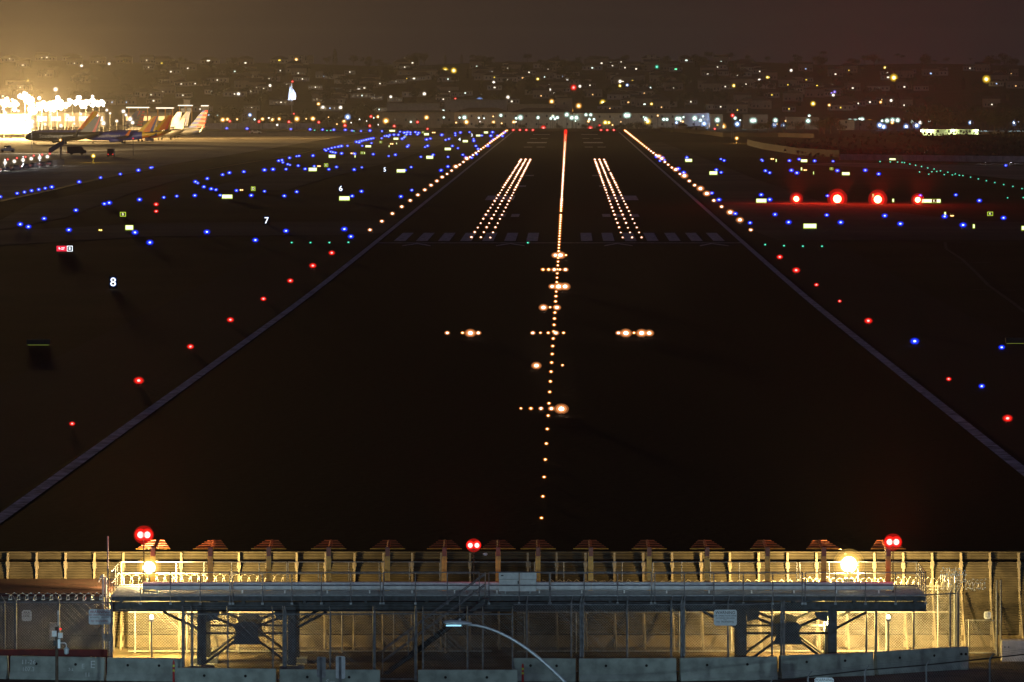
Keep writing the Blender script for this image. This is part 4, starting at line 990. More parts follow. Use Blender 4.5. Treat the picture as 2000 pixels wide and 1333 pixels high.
# ---- foliage
def crown_mesh(kind, seed):
    r = random.Random(seed); b = MB()
    def leaf(p, s):
        n = Vector((r.gauss(0, 1), r.gauss(0, 1), r.gauss(0, 1))).normalized(); u = n.orthogonal().normalized() * s; v = n.cross(u).normalized() * s * r.uniform(.5, 1)
        p = Vector(p); b.add([p - u, p + v * .7, p + u, p - v * .7], [(0, 1, 2, 3)])
    if kind == 'broad':
        lobes = [(r.uniform(-.33, .33), r.uniform(-.33, .33), r.uniform(.45, .85), r.uniform(.16, .28)) for _ in range(11)]
        for lx, ly, lz, lr in lobes:
            for _ in range(46):
                d = Vector((r.gauss(0, 1), r.gauss(0, 1), r.gauss(0, .8))).normalized() * lr * r.uniform(.5, 1.05)
                leaf((lx + d.x, ly + d.y, lz + d.z), r.uniform(.03, .06))
    elif kind == 'column':
        for _ in range(420):
            z = r.uniform(.08, 1); w_ = .17 * math.sin(min(1, (1 - z) * 1.7 + .12) * math.pi / 2); a = r.uniform(0, 6.3)
            leaf((w_ * math.cos(a) * r.uniform(.4, 1), w_ * math.sin(a) * r.uniform(.4, 1), z), .035)
    elif kind == 'palm':
        for k in range(17):
            a = 2 * math.pi * k / 17 + r.uniform(-.15, .15); up = r.uniform(-.2, .75); px_ = (0, 0, .9)
            for j in range(1, 6):
                f = j / 5; q = (.3 * f * math.cos(a), .3 * f * math.sin(a), .9 + .16 * up * f - .2 * f * f)
                for s in (-1, 1):
                    sd = Vector((-math.sin(a), math.cos(a), -.5 * s * s)) * .05 * (1.2 - f * .7)
                    b.add([px_, q, (q[0] + s * sd.x, q[1] + s * sd.y, q[2] + sd.z), (px_[0] + s * sd.x, px_[1] + s * sd.y, px_[2] + sd.z)], [(0, 1, 2, 3)])
                px_ = q
    elif kind == 'pine':                       # tiers of drooping branches, wide gaps
        for j in range(19):
            z = .12 + .88 * j / 19; R_ = .34 * (1 - z) + .02
            for k in range(9):
                a = 2 * math.pi * k / 9 + j * .7 + r.uniform(-.2, .2)
                for f in (.15, .35, .55, .75, .95):
                    for _ in range(2): leaf((R_ * f * math.cos(a) + r.uniform(-.01, .01), R_ * f * math.sin(a), z - .03 * f + .03 * f * f + r.uniform(-.004, .004)), .017)
    return b.data('crown', M['leaf'] if kind != 'column' else M['leaf2'])
def trunk_mesh(kind, seed):
    r = random.Random(seed); b = MB()
    if kind == 'palm': b.path([(0, 0, 0), (.01, 0, .4), (.0, .01, .9)], .016, 6)
    elif kind in ('pine', 'column'): b.tube((0, 0, 0), (0, 0, .95), .022, 6, .004)
    else:
        b.tube((0, 0, 0), (0, 0, .45), .035, 7, .022)
        for _ in range(6): a = r.uniform(0, 6.3); b.tube((0, 0, r.uniform(.3, .45)), (.28 * math.cos(a), .28 * math.sin(a), r.uniform(.6, .8)), .015, 5, .005)
    return b.data('trunk', M['bark'])
TR = {'broad': [(crown_mesh('broad', i), trunk_mesh('broad', i)) for i in range(5)], 'column': [(crown_mesh('column', 50 + i), trunk_mesh('column', i)) for i in range(2)],
      'palm': [(crown_mesh('palm', 80 + i), trunk_mesh('palm', i)) for i in range(3)], 'pine': [(crown_mesh('pine', 90), trunk_mesh('pine', 1))]}
NM = {'broad': ('tree', 'dark leafy tree', 'tree'), 'column': ('cypress_tree', 'narrow dark cypress', 'tree'), 'palm': ('palm_tree', 'dark palm silhouette', 'palm tree'), 'pine': ('conifer_tree', 'conical pine', 'tree')}
def tree(kind, x, Y, h, group, wide=1.):
    c, tr = rd.choice(TR[kind]); z = gz(Y, x)
    t = put(NM[kind][0], None, None, (x, Y, z - .2), rd.uniform(0, 6.3)); t.scale = (h * wide, h * wide, h)
    put('trunk', tr, t); put('crown', c, t)
    reg(t, NM[kind][1], CX + x / Y * F, HY + F * (ZC - z - h / 2) / Y, NM[kind][2], group)
    return t
# ---- houses
def house_mesh(wd, dp, ht, hip, seed):
    b = MB(); b.box(-wd / 2, wd / 2, 0, dp, -2.5, ht)
    wall = b.data('wall', M[('stucco', 'stucco2', 'stucco3')[seed % 3]])
    b = MB(); o = .5; e = wd * .3 if hip else 0; rh = ht + wd * .16
    b.add([(-wd / 2 - o, -o, ht), (wd / 2 + o, -o, ht), (wd / 2 + o, dp + o, ht), (-wd / 2 - o, dp + o, ht), (-wd / 2 + e, dp / 2, rh), (wd / 2 - e, dp / 2, rh)],
          [(0, 1, 5, 4), (1, 2, 5), (2, 3, 4, 5), (3, 0, 4), (0, 3, 2, 1)])
    roof = b.data('roof', M['rooftile'])
    return wall, roof, wd
_b = MB(); _b.box(-.5, .5, -.03, -.003, 1.2, 2.6); HW = _b.data('window', M['glass_dark'])
HS = [house_mesh(*q) for q in ((11, 8, 3.6, 1, 0), (14, 8, 5.8, 1, 1), (9, 7, 3.4, 0, 2), (17, 9, 3.8, 1, 0), (12, 8, 6, 0, 1))]
_win = {}
def lit_window(k, w_, h_):
    key = (k, round(w_, 1), round(h_, 1))
    if key not in _win:
        b = MB(); w2, h2 = key[1] / 2, key[2] / 2; n = max(1, round(w2 * 2 / 1.3))
        for i in range(n):
            a = -w2 + 2 * w2 * i / n; b.box(a + .04, a + 2 * w2 / n - .04, -.08, -.04, -h2, h2)
        _win[key] = b.data('lit_window', M['win' + k])
    return _win[key]
for k, c in (('w', (1, .88, .66)), ('g', (.8, 1, .85)), ('a', (1, .55, .2)), ('y', (1, .7, .08)), ('b', (.4, .6, 1)), ('p', (.35, .22, 1)), ('G', (.15, 1, .45)), ('r', (1, .05, .03))): M['win' + k] = emit('lit_window_' + k, c, 2.2)
def house(px, py, k=None, wpx=0, hpx=0, var=None):
    """a hillside house whose lit window sits at the pixel"""
    x, Y, z = ground_at(px, py, 2.0 if k else 1.5)
    wall, roof, win = HS[rd.randrange(5) if var is None else var]
    t = put('hillside_house', None, None, (x, Y, z))
    put('wall', wall, t); put('roof', roof, t); [put('window', HW, t, (q * win / 5.5, 0, 0)) for q in (-2, -1, 1, 2)]
    if k:
        zw = ZY(py, Y) - z
        put('lit_window', lit_window(k, max(.9, wpx * Y / F), max(.8, hpx * Y / F)), t, (0, 0, min(max(zw, 1.2), 3)))
    reg(t, {'w': 'hillside house with white lit window', 'g': 'hillside house with pale green lit window', 'a': 'hillside house with orange lit window', 'y': 'hillside house with yellow lit window', 'b': 'hillside house with blue lit window', 'p': 'hillside house with purple lights', 'G': 'hillside house bathed in green light', 'r': 'hillside house with red light', None: 'unlit hillside house'}[k], px, py, 'house', 'houses on the hillside')
    return t
CITY = []
def city(x0, y0, l): 
    for a, c, k, s in l: CITY.append((x0 + a / 4, y0 + c / 4, k, s))
city(0, 80, [(75,66,'w',2),(326,91,'w',2),(365,91,'w',3),(557,98,'w',1),(1145,117,'w',2),(178,191,'w',4),(637,196,'w',5),(581,175,'w',2),(853,180,'w',5),(762,165,'w',1),(1265,175,'y',4),(1287,163,'b',3),(1332,212,'w',2),(1468,215,'w',3),(1624,132,'w',4),(1637,152,'w',2),(1804,146,'w',2),(1917,174,'w',4),(1834,240,'g',3),(1943,242,'w',4),(1918,280,'w',2),(1970,278,'w',3),(130,328,'w',4),(214,312,'y',5),(157,364,'w',2),(355,268,'w',1),(629,309,'w',2),(434,381,'w',7),(22,433,'w',4),(1415,338,'w',2),(1385,320,'g',2),(1525,335,'w',2),(1579,330,'w',4),(1655,398,'w',4),(1297,397,'w',3),(1270,398,'w',2),(1863,415,'w',6),(1976,352,'w',3),(1960,395,'w',2),(1180,422,'w',1),(1100,412,'w',1),(875,480,'b',2),(968,452,'b',2),(985,480,'b',3),(928,475,'w',1),(834,543,'w',5),(1741,618,'a',7),(1777,614,'a',6),(1853,614,'a',4),(1795,629,'r',5),(1631,580,'b',2),(1953,580,'b',6),(1614,615,'w',3),(970,160,'y',4),(1222,148,'y',4),(1700,390,'w',3),(1440,420,'g',3)])
city(500, 80, [(315,147,'a',6),(360,147,'a',3),(311,232,'w',4),(335,232,'w',2),(183,153,'y',4),(99,282,'w',4),(124,297,'g',4),(62,284,'y',2),(190,233,'w',1),(285,319,'r',4),(531,277,'b',2),(110,350,'w',5),(10,365,'w',4),(238,342,'w',1),(362,299,'w',2),(345,297,'w',2),(500,457,'a',3),(555,472,'w',4),(488,494,'a',6),(523,520,'w',6),(578,527,'b',2),(661,522,'w',6),(638,451,'w',4),(630,380,'g',2),(630,425,'w',2),(710,396,'w',3),(733,397,'w',2),(803,385,'w',6),(847,369,'w',3),(896,322,'w',2),(880,350,'w',3),(968,335,'w',2),(1091,317,'w',2),(1062,316,'w',1),(296,571,'r',3),(51,612,'a',6),(125,614,'a',7),(181,611,'a',6),(319,611,'a',8),(392,610,'a',3),(444,609,'a',7),(716,596,'b',8),(688,626,'a',7),(24,632,'r',5),(257,634,'r',5),(490,637,'r',5),(695,662,'r',6),(889,665,'r',5),(1080,667,'r',5),(898,592,'r',5),(953,594,'a',6),(1015,627,'a',9),(1225,599,'a',7),(1240,633,'y',6),(1262,636,'r',5),(1332,600,'a',7),(1340,694,'r',4),(1539,631,'a',8),(1643,635,'a',8),(1750,632,'w',2),(1628,600,'g',7),(1590,601,'g',4),(1467,600,'g',4),(1465,544,'g',4),(1557,454,'r',4),(1748,470,'b',9),(1478,234,'y',9),(1545,233,'y',8),(1330,240,'y',4),(1275,232,'y',4),(1222,152,'w',3),(1135,201,'w',4),(1162,206,'w',2),(1204,295,'w',3),(1234,295,'w',4),(1178,296,'y',2),(1150,297,'w',2),(1272,292,'w',2),(1287,288,'w',2),(1315,415,'w',6),(1464,425,'w',3),(1053,438,'w',5),(1510,400,'w',1),(1486,390,'w',1),(1463,457,'w',2),(1843,600,'a',6),(1800,600,'g',5),(1782,606,'g',3),(1913,583,'g',6),(1943,600,'g',4),(1980,602,'g',6),(1855,636,'a',6),(1970,632,'a',6),(1968,441,'w',6),(1978,190,'b',4),(1969,216,'w',3),(1955,226,'r',2),(1963,303,'w',2),(1862,287,'y',2),(1857,325,'w',5),(1845,244,'w',2),(1725,200,'g',2),(865,627,'w',2),(955,656,'w',3),(1230,655,'w',2),(1411,630,'w',2),(1755,258,'a',3)])
city(1000, 80, [(50,217,'w',4),(30,225,'w',2),(331,193,'w',2),(283,220,'w',2),(245,197,'w',1),(10,263,'w',3),(37,263,'w',2),(85,290,'a',4),(201,299,'y',5),(430,304,'w',5),(263,272,'g',2),(254,283,'g',1),(398,280,'b',2),(481,366,'r',8),(530,356,'w',5),(609,348,'w',1),(294,382,'w',5),(254,386,'b',3),(373,385,'w',2),(397,384,'a',3),(375,362,'g',1),(329,409,'w',1),(190,402,'w',1),(665,174,'w',4),(700,176,'w',3),(740,173,'w',4),(770,173,'w',3),(640,172,'w',3),(625,180,'g',2),(627,212,'g',3),(852,165,'w',1),(887,210,'w',4),(945,218,'w',3),(970,220,'w',3),(785,195,'w',2),(1085,130,'w',3),(1110,130,'w',4),(1352,129,'w',4),(1362,153,'g',4),(1187,212,'G',4),(1215,214,'G',3),(1245,215,'G',4),(1280,222,'G',4),(1132,204,'G',6),(1090,200,'y',3),(1530,242,'w',2),(1528,257,'w',3),(1634,163,'g',2),(1606,206,'w',1),(1823,215,'w',3),(1835,200,'w',1),(1861,217,'w',3),(792,286,'w',3),(820,287,'w',4),(850,288,'w',4),(880,288,'w',4),(910,288,'w',4),(820,320,'w',4),(845,318,'w',6),(865,320,'w',4),(843,352,'y',5),(900,347,'b',5),(940,313,'y',3),(970,308,'w',2),(1143,305,'b',1),(1207,330,'w',3),(1080,367,'g',5),(1516,353,'w',2),(1692,348,'w',2),(1733,351,'y',6),(1647,357,'a',2),(1822,330,'w',4),(1828,340,'w',2),(1933,307,'w',5),(1995,286,'y',5),(1760,269,'w',2),(1790,262,'w',1),(709,483,'y',8),(521,509,'a',8),(458,545,'a',7),(310,475,'a',7),(383,480,'w',2),(398,480,'w',4),(935,427,'g',3),(909,481,'a',3),(1035,496,'g',4),(1090,494,'y',5),(1115,490,'y',3),(1140,488,'g',4),(1195,496,'g',2),(1152,510,'w',2),(1870,490,'y',2),(1915,503,'y',2),(1612,516,'w',2),(1630,516,'w',2),(13,635,'a',6),(33,606,'g',5),(65,600,'g',8),(88,576,'g',7),(102,576,'g',7),(203,601,'g',6),(240,601,'g',6),(250,635,'a',7),(245,682,'r',7),(303,607,'g',5),(320,592,'g',6),(335,610,'g',5),(355,600,'g',6),(403,605,'a',4),(412,578,'g',7),(428,578,'g',7),(467,602,'g',7),(503,602,'g',7),(578,579,'g',6),(615,579,'g',6),(605,614,'g',5),(652,594,'g',7),(640,615,'g',5),(597,630,'a',5),(612,686,'r',7),(685,665,'r',5),(729,639,'y',7),(757,640,'y',6),(790,608,'g',7),(825,610,'a',5),(890,583,'g',8),(907,583,'g',8),(933,601,'g',5),(968,600,'g',4),(1045,612,'g',7),(1060,630,'y',9),(1080,628,'y',8),(1185,615,'g',6),(1210,615,'g',6),(1222,588,'g',8),(1238,588,'g',8),(1290,610,'g',7),(1310,610,'g',7),(1340,597,'g',4),(1335,632,'a',4),(1285,640,'b',5),(1411,606,'g',8),(1427,606,'g',8),(1473,622,'g',6),(1500,648,'b',8),(1532,685,'a',9),(1647,685,'a',9),(1584,706,'r',4),(1605,620,'g',8),(1743,605,'g',6),(1759,651,'b',8),(1822,616,'g',5),(1877,624,'g',8),(1892,624,'g',8),(1940,618,'g',8),(1955,618,'g',8)])
city(1500, 80, [(181,232,'w',5),(295,220,'b',2),(3,286,'y',4),(914,210,'y',5),(983,289,'y',10),(938,286,'w',4),(632,231,'y',2),(1272,256,'b',3),(1326,253,'a',1),(1888,242,'w',4),(1706,301,'y',10),(1900,258,'a',2),(1823,271,'a',2),(1578,215,'w',1),(504,356,'w',5),(384,350,'y',3),(155,345,'y',2),(520,400,'p',5),(495,408,'p',3),(510,425,'w',5),(370,390,'p',3),(335,399,'w',2),(202,425,'b',1),(866,372,'w',2),(352,492,'y',7),(603,515,'w',3),(585,520,'w',2),(705,490,'w',1),(962,467,'w',5),(950,492,'w',4),(975,495,'w',4),(1001,498,'w',4),(880,480,'a',5),(895,460,'a',4),(1063,504,'w',1),(1749,498,'w',2),(1936,353,'a',2),(1785,335,'b',1),(478,503,'a',5),(322,587,'g',5),(313,627,'g',7),(205,626,'a',8),(180,628,'a',5),(58,622,'g',7),(48,657,'b',7),(119,672,'b',7),(640,629,'g',7),(682,629,'g',7),(640,660,'g',8),(648,672,'y',8),(690,650,'g',3),(735,616,'g',7),(795,639,'a',8),(892,626,'g',5),(930,625,'g',7),(973,620,'g',7),(970,640,'a',6),(1013,621,'g',7),(874,660,'b',8),(903,673,'b',8),(1128,633,'g',6),(1187,636,'w',7),(1160,661,'b',9),(1080,670,'b',8),(1258,631,'g',4),(1272,630,'g',4),(1582,637,'b',7),(1924,640,'b',8),(1957,632,'b',4)])
for i in range(46):
    px = 425 + (i * 277.3) % 1270; CITY.append((px, 226 + (i * 7.7) % 20, 'gwagawgy'[i % 8], 2.4 + (i % 3) * .7))
for i in range(62):
    px = 290 + (i * 191.7) % 1500; CITY.append((px, 132 + (i * 13.9) % 84, 'wwgwawyw'[i % 8], 1.2 + (i % 4) * .6))
LN = {'w': 'white', 'g': 'greenish white', 'a': 'amber', 'y': 'yellow', 'r': 'red', 'b': 'bluish white', 'p': 'purple', 'G': 'green'}
WARM = 0
for px, py, k, s in CITY:
    if py < 218 and s <= 4 and not (k == 'r'):
        house(px, py, k, s * 1.1, s * .8 if s < 4 else s * .6)
        continue
    # a lamp on a mast
    if py < 218: x, Y, z = ground_at(px, py, 5.5)
    else:
        Y = 3360 + ((px * 7.3) % 260); x = X(px, Y); z = gz(Y)
        if k == 'r': Y = 3330; x = X(px, Y); z = 0
    zc = ZY(py, Y) - z
    if zc < 1: zc = 1.2
    r = s * .5 * (1.3 if s >= 7 else 1.15) * Y / F
    t = put('lamp_post', None, None, (x, Y, z))
    put('lamp_globe', fixture({'G': 'G', 'p': 'p'}.get(k, k), 1., 0.), t, (0, 0, zc), s=r)
    b = MB(); b.tube((0, 0, 0), (0, 0, zc), .14, 5); b.box(-.3, .3, -.3, .3, 0, .3); b.build('pole', M['steel_dark'], t)
    reg(t, f'{LN[k]} {"hill" if py < 218 else "car park"} lamp', px, py, 'lamp', f'lamps {"on the hillside" if py < 218 else "beyond the far runway end"}')
    if s >= 8 and k != 'r':
        lamp('POINT', (0, -.8, zc + .2), 15000 if py > 218 else 2500, {'g': (.85, 1, .85)}.get(k, COL[k][1]), t, .5)
# ---- named landmarks on the flats
def mast_lamp(name, label, px, py_top, py_base, k, s, lattice=False, amb=0):
    x, Y, z = ground_at(px, py_base); t = thing(name, label, 'mast', (x, Y, z)); h = ZY(py_top, Y) - z
    b = MB()
    if lattice:
        w_ = .6
        for a, c in ((-w_, -w_), (w_, -w_), (w_, w_), (-w_, w_)): b.tube((a, c, 0), (a * .5, c * .5, h - .5), .07, 4)
        n = 12
        for i in range(n):
            f = 1 - .5 * i / n; g = 1 - .5 * (i + 1) / n; z0, z1_ = h * i / n, h * (i + 1) / n - .05
            for q, r_ in (((-1, -1), (1, -1)), ((1, -1), (1, 1)), ((1, 1), (-1, 1)), ((-1, 1), (-1, -1))):
                b.tube((q[0] * w_ * f, q[1] * w_ * f, z0), (r_[0] * w_ * g, r_[1] * w_ * g, z1_), .045, 4)
    else: b.tube((0, 0, 0), (0, 0, h), .12, 6)
    b.build('mast', M['steel'], t)
    put('lamp_globe', fixture(k, 1., 0.), t, (0, 0, h), s=s * .36 * Y / F)
    if amb: lamp('POINT', (0, -.8, h + .2), amb, COL[k][1], t, .5)
    return t
mast_lamp('lattice_mast', 'tall lattice mast topped by a red lamp beyond the runway end', 1430.7, 226, 272, 'r', 10, True)
mast_lamp('lamp_mast', 'amber lamp on a short mast beside the lattice mast', 1439, 270.5, 280, 'a', 10, False, 6000)
mast_lamp('beacon_post', 'amber beacon on a yellow post on the dark ground at left', 182.3, 305, 318, 'y', 11, False, 1500)
mast_lamp('windsock_mast', 'thin mast with a small red lamp in front of the jets', 260, 271, 304, 'r', 4)
mast_lamp('apron_lamp_mast', 'white apron lamp on a slim mast in front of the dark jet', 62, 238, 300, 'w', 17, False, 60000)
_o = bpy.data.objects['apron_lamp_mast']; lamp('SPOT', (0, 1.5, 15), 2.6e6, (1, .8, .5), _o, .6, (.13, 1, -.03), 26, .6, 'apron_fill')  # spot added to the mast as fill for the jets' near sides
mast_lamp('approach_mast', 'yellow post with a warm lamp and a red lamp left of the beacon', 118, 274, 312, 'a', 8)
# flag
x, Y, z = ground_at(570, 226); t = thing('flag_pole', 'floodlit flag hanging from a tall pole on the left', 'flag', (x, Y, z))
h = ZY(163, Y) - z; b = MB(); b.tube((0, 0, 0), (0, 0, h), .2, 6); b.build('pole', M['conc_white'], t)
b = MB(); n = 8; za, zb2 = ZY(196, Y) - z, ZY(170, Y) - z
vs = []
for i in range(n + 1):
    f = i / n; x_ = f * 4.3
    vs += [(x_ - 1.5, .5 * math.sin(f * 7), zb2 - (zb2 - za) * .55 * f * f), (x_ - 2.6 + f * 1.0, .5 * math.sin(f * 7 + .6), za + .3 * f)]
b.add(vs, [(2 * i, 2 * i + 2, 2 * i + 3, 2 * i + 1) for i in range(n)])
b.build('flag', mat('pale_flag_cloth', (.6, .65, .85), .8, var=.35, scale=1.5), t)
lamp('SPOT', (2, -14, 2), 60000, (.75, .85, 1), t, .5, (-.12, .9, .95), 40, .5, 'flag_spot')
mast_lamp('lamp_mast', 'red lamp on a mast just above the floodlit flag', 571.2, 159.7, 205, 'r', 5)
# conifer and trees
tree('pine', X(1378, 3640), 3640, 15.5, 'trees beyond the runway', 1.25)
for px, py, kind, h in [(655, 96, 'column', 12), (830, 103, 'broad', 15), (812, 103, 'broad', 13), (790, 110, 'broad', 11), (870, 107, 'column', 10), (902, 106, 'column', 9), (932, 108, 'broad', 9), (945, 108, 'broad', 8), (1030, 104, 'broad', 10), (1085, 108, 'broad', 8), (690, 108, 'broad', 10), (715, 108, 'broad', 9), (740, 114, 'broad', 9), (640, 110, 'broad', 9),
                        (1220, 105, 'broad', 10), (1385, 100, 'broad', 12), (1425, 102, 'broad', 11), (1460, 106, 'broad', 11), (1300, 108, 'broad', 9), (1555, 108, 'broad', 10), (1608, 98, 'palm', 13), (1590, 110, 'broad', 10), (1550, 104, 'palm', 11), (1660, 112, 'broad', 9), (1752, 103, 'palm', 13), (1760, 106, 'palm', 11), (1800, 112, 'broad', 9), (1893, 112, 'palm', 10), (1950, 116, 'broad', 11), (1985, 118, 'broad', 10), (600, 118, 'broad', 8), (400, 112, 'broad', 9), (330, 110, 'broad', 8), (960, 112, 'broad', 8), (1130, 110, 'broad', 9), (1160, 112, 'broad', 8), (1500, 110, 'broad', 10), (1690, 108, 'broad', 11), (1720, 112, 'broad', 9), (1850, 112, 'broad', 10)]:
    Y = 5060; x = X(px, Y); z = gz(Y, x); hh = max(6, ZY(py, Y) - z); tree(kind, x, Y + rd.uniform(-30, 10), hh * 1.02, 'trees on the hill crest')
for i in range(230):
    px = rd.uniform(20, 1990); py = rd.uniform(128, 214); x, Y, z = ground_at(px, py)
    tree(rd.choice(['broad'] * 5 + ['column', 'palm']), x, Y, rd.uniform(6, 12), 'trees on the hillside')
for i in range(38):
    px = rd.uniform(1100, 2000) if i > 14 else rd.uniform(420, 1300); py = rd.uniform(132, 212)
    house(px, py)
for px, py, h in [(1610, 262, 9), (1622, 262, 10.5), (1600, 262, 8), (1215, 258, 5), (1228, 258, 5.2), (1245, 257, 6), (1255, 258, 5), (1205, 258, 4.5), (1270, 258, 4), (760, 256, 5), (780, 256, 4.6), (800, 257, 4), (870, 257, 5), (885, 257, 5.5), (900, 256, 5), (935, 256, 5), (960, 256, 5.2), (985, 256, 4.2), (1020, 257, 4.6), (1060, 256, 4.5), (1090, 257, 4), (1140, 257, 4.4), (1170, 257, 4), (440, 250, 14), (460, 250, 13), (425, 250, 11), (545, 250, 10), (590, 250, 11), (610, 250, 12), (665, 250, 9), (690, 252, 9), (705, 250, 16), (712, 250, 14), (640, 250, 9), (520, 250, 10), (1310, 262, 4.5), (1480, 262, 7), (1500, 262, 8), (1530, 262, 7), (1560, 262, 7), (1345, 262, 4.5), (1640, 262, 6), (1700, 260, 5)]:
    Y = F * ZC / (py - HY); x = X(px, Y); tree('broad', x, Y, h, 'trees beyond the far runway end', 1.15)
for i in range(34):
    px = 1775 + (i * 61) % 235; Y = 3080 + (i * 97) % 420; kind = 'palm' if i % 3 == 0 else 'broad'
    tree(kind, X(px, Y), Y, 10 + (i * 37 % 60) / 10 + (3 if kind == 'palm' else 0), 'trees behind the shed')
# ---- long buildings beyond the runway
def long_building(name, label, px0, px1, py_eave, py_ridge, py_base, Y, m, dp=16, rows=1, overhang=.8):
    t = thing(name, label, 'building', (X(px0, Y), Y, gz(Y)))
    w_ = X(px1, Y) - X(px0, Y); ze = ZY(py_eave, Y) - gz(Y); zr = ZY(py_ridge, Y) - gz(Y)
    b = MB(); b.box(0, w_, 0, dp, 0, ze); b.build('wall', m, t)
    if zr > ze:
        b = MB(); e = min(w_ * .25, 9); o = overhang
        b.add([(-o, -o, ze), (w_ + o, -o, ze), (w_ + o, dp + o, ze), (-o, dp + o, ze), (e, dp / 2, zr), (w_ - e, dp / 2, zr)], [(0, 1, 5, 4), (1, 2, 5), (2, 3, 4, 5), (3, 0, 4), (0, 3, 2, 1)]); b.build('roof', M['rooftile'], t)
    for r in range(rows):
        zz_ = ze * (r + .55) / rows
        n = int(w_ / 6)
        wd = MB(); wd.box(-.55, .55, -.06, -.004, -.7, .7); wdata = wd.data('window', M['glass_dark'])
        for i in range(min(n, 30)): put('window', wdata, t, ((i + .5) * w_ / min(n, 30), 0, zz_))
    return t
long_building('tiled_hall', 'long pale hall with hip roof just left of the runway axis', 740, 888, 220, 216, 244, 3500, M['stucco2'])
long_building('tiled_hall', 'wide hip roofed hall behind the greenish lamps left of centre', 888, 998, 220, 211, 244, 3520, M['stucco'], 26, 2)
long_building('tiled_hall', 'hip roofed hall at the centre behind the centreline end', 998, 1118, 220, 211.5, 244, 3520, M['stucco'], 26, 2)
long_building('tiled_hall', 'very long white hall right of the centreline end', 1120, 1385, 221.5, 213, 244, 3520, M['stucco'], 26, 2)
long_building('tiled_hall', 'short white hall just left of the lattice mast', 1387, 1412, 223.5, 223, 244, 3500, M['stucco'], 14, 2)
long_building('tiled_hall', 'pale flat hall right of the lattice mast', 1452, 1500, 224, 222, 244, 3500, M['stucco2'], 14)
long_building('storage_hall', 'pinkish lit storage building left of the round dark trees', 1536, 1600, 229, 228, 246, 3450, M['stucco2'], 14)
long_building('storage_hall', 'white low building just right of the round dark trees', 1637, 1668, 234.5, 234, 250, 3400, M['stucco'], 14, 2)
long_building('storage_hall', 'brown low building behind the amber lamp right of the dark trees', 1670, 1712, 235.5, 235, 250, 3420, M['stucco2'], 14)
long_building('warehouse', 'grey ribbed warehouse above the left halls', 755, 858, 201.5, 200, 215, 3700, M['stucco3'], 20, 1)
long_building('warehouse', 'grey warehouse with bright bluish wall lamp', 868, 990, 195, 194, 215, 3720, M['stucco3'], 20, 1)
long_building('warehouse', 'low long warehouse right of the bluish lamp', 992, 1082, 203.5, 203, 215, 3690, M['stucco2'], 20, 1)
long_building('blocky_house', 'two storey pale house above the centre halls', 1086, 1118, 192, 190, 205, 3760, M['stucco2'], 14, 2)
long_building('low_shed', 'small brown shed on the flats right of centre', 1284, 1300, 248.5, 248, 254, 3340, M['stucco2'], 6)
long_building('low_shed', 'small lit shed between white car park lamps', 1325, 1342, 246, 242, 254, 3345, M['stucco2'], 6)
long_building('low_shed', 'dark brown roofed shed left of the amber lamp pair', 1342, 1378, 249, 247, 254, 3350, M['stucco3'], 6)
long_building('tower_block', 'pale apartment block on the hill crest at left', 563, 594, 109, 108, 125, 5000, M['stucco'], 12, 2)
long_building('tower_block', 'dim apartment block right of the crest block', 599, 612, 109, 108, 125, 5010, M['stucco2'], 12, 2)
long_building('tower_block', 'crest building with a lit top floor right of centre', 1264, 1282, 108, 107, 130, 4990, M['stucco'], 12, 3)
long_building('tower_block', 'green lit building below the crest right of centre', 1253, 1287, 127, 126, 138, 4700, M['stucco2'], 12, 2)
long_building('hill_villa', 'wide dim building under the twin yellow lamps', 775, 880, 138, 136, 150, 4560, M['stucco2'], 12, 1)
long_building('hill_villa', 'white lit house with porch on the left hillside', 472, 500, 213, 211, 226, 3650, M['stucco'], 10, 1)
# ---- walls at the far end of the field
def wall_px(name, label, pts, h, m, cat='wall'):
    b = MB()
    for (a, c) in zip(pts, pts[1:]):
        p, q = ground_at(*a), ground_at(*c); d = Vector((q[0] - p[0], q[1] - p[1])).normalized(); k = Vector((-d.y, d.x)) * .15
        b.add([(p[0] - k.x, p[1] - k.y, gz(p[1])), (q[0] - k.x, q[1] - k.y, gz(q[1])), (q[0] + k.x, q[1] + k.y, gz(q[1])), (p[0] + k.x, p[1] + k.y, gz(p[1])),
               (p[0] - k.x, p[1] - k.y, gz(p[1]) + h), (q[0] - k.x, q[1] - k.y, gz(q[1]) + h), (q[0] + k.x, q[1] + k.y, gz(q[1]) + h), (p[0] + k.x, p[1] + k.y, gz(p[1]) + h)],
              [(0, 3, 2, 1), (4, 5, 6, 7), (0, 1, 5, 4), (1, 2, 6, 5), (2, 3, 7, 6), (3, 0, 4, 7)])
    return tag(b.build(name, m), label, cat)
wall_px('far_blast_wall', 'long grey blast wall behind the left apron', [(395, 252.5), (624, 252.5)], 3.6, M['wall_pale'])
wall_px('boundary_wall', 'low brown wall along the far runway end', [(624, 254), (760, 255.3), (1000, 256.8), (1290, 257.2)], 1.7, M['wall_brown'])
wall_px('boundary_wall', 'brown wall running forward right of the lattice mast', [(1290, 257.2), (1370, 262), (1412, 268)], 2.2, M['wall_brown'])
wall_px('boundary_wall', 'brown wall between lattice mast and the scrub bank', [(1412, 268), (1520, 268), (1590, 270)], 2.2, M['wall_brown'])
wall_px('retaining_wall', 'tan retaining wall curving forward below the scrub bank', [(1460, 284), (1490, 292), (1560, 303), (1640, 308)], 2.6, M['wall_brown'])
x, Y, z = ground_at(1820, 316)
t = thing('panel_wall', 'pale panelled wall brightly lit toward the right edge', 'wall', (0, 0, 0))
p, q = ground_at(1640, 313), ground_at(2060, 318.5)
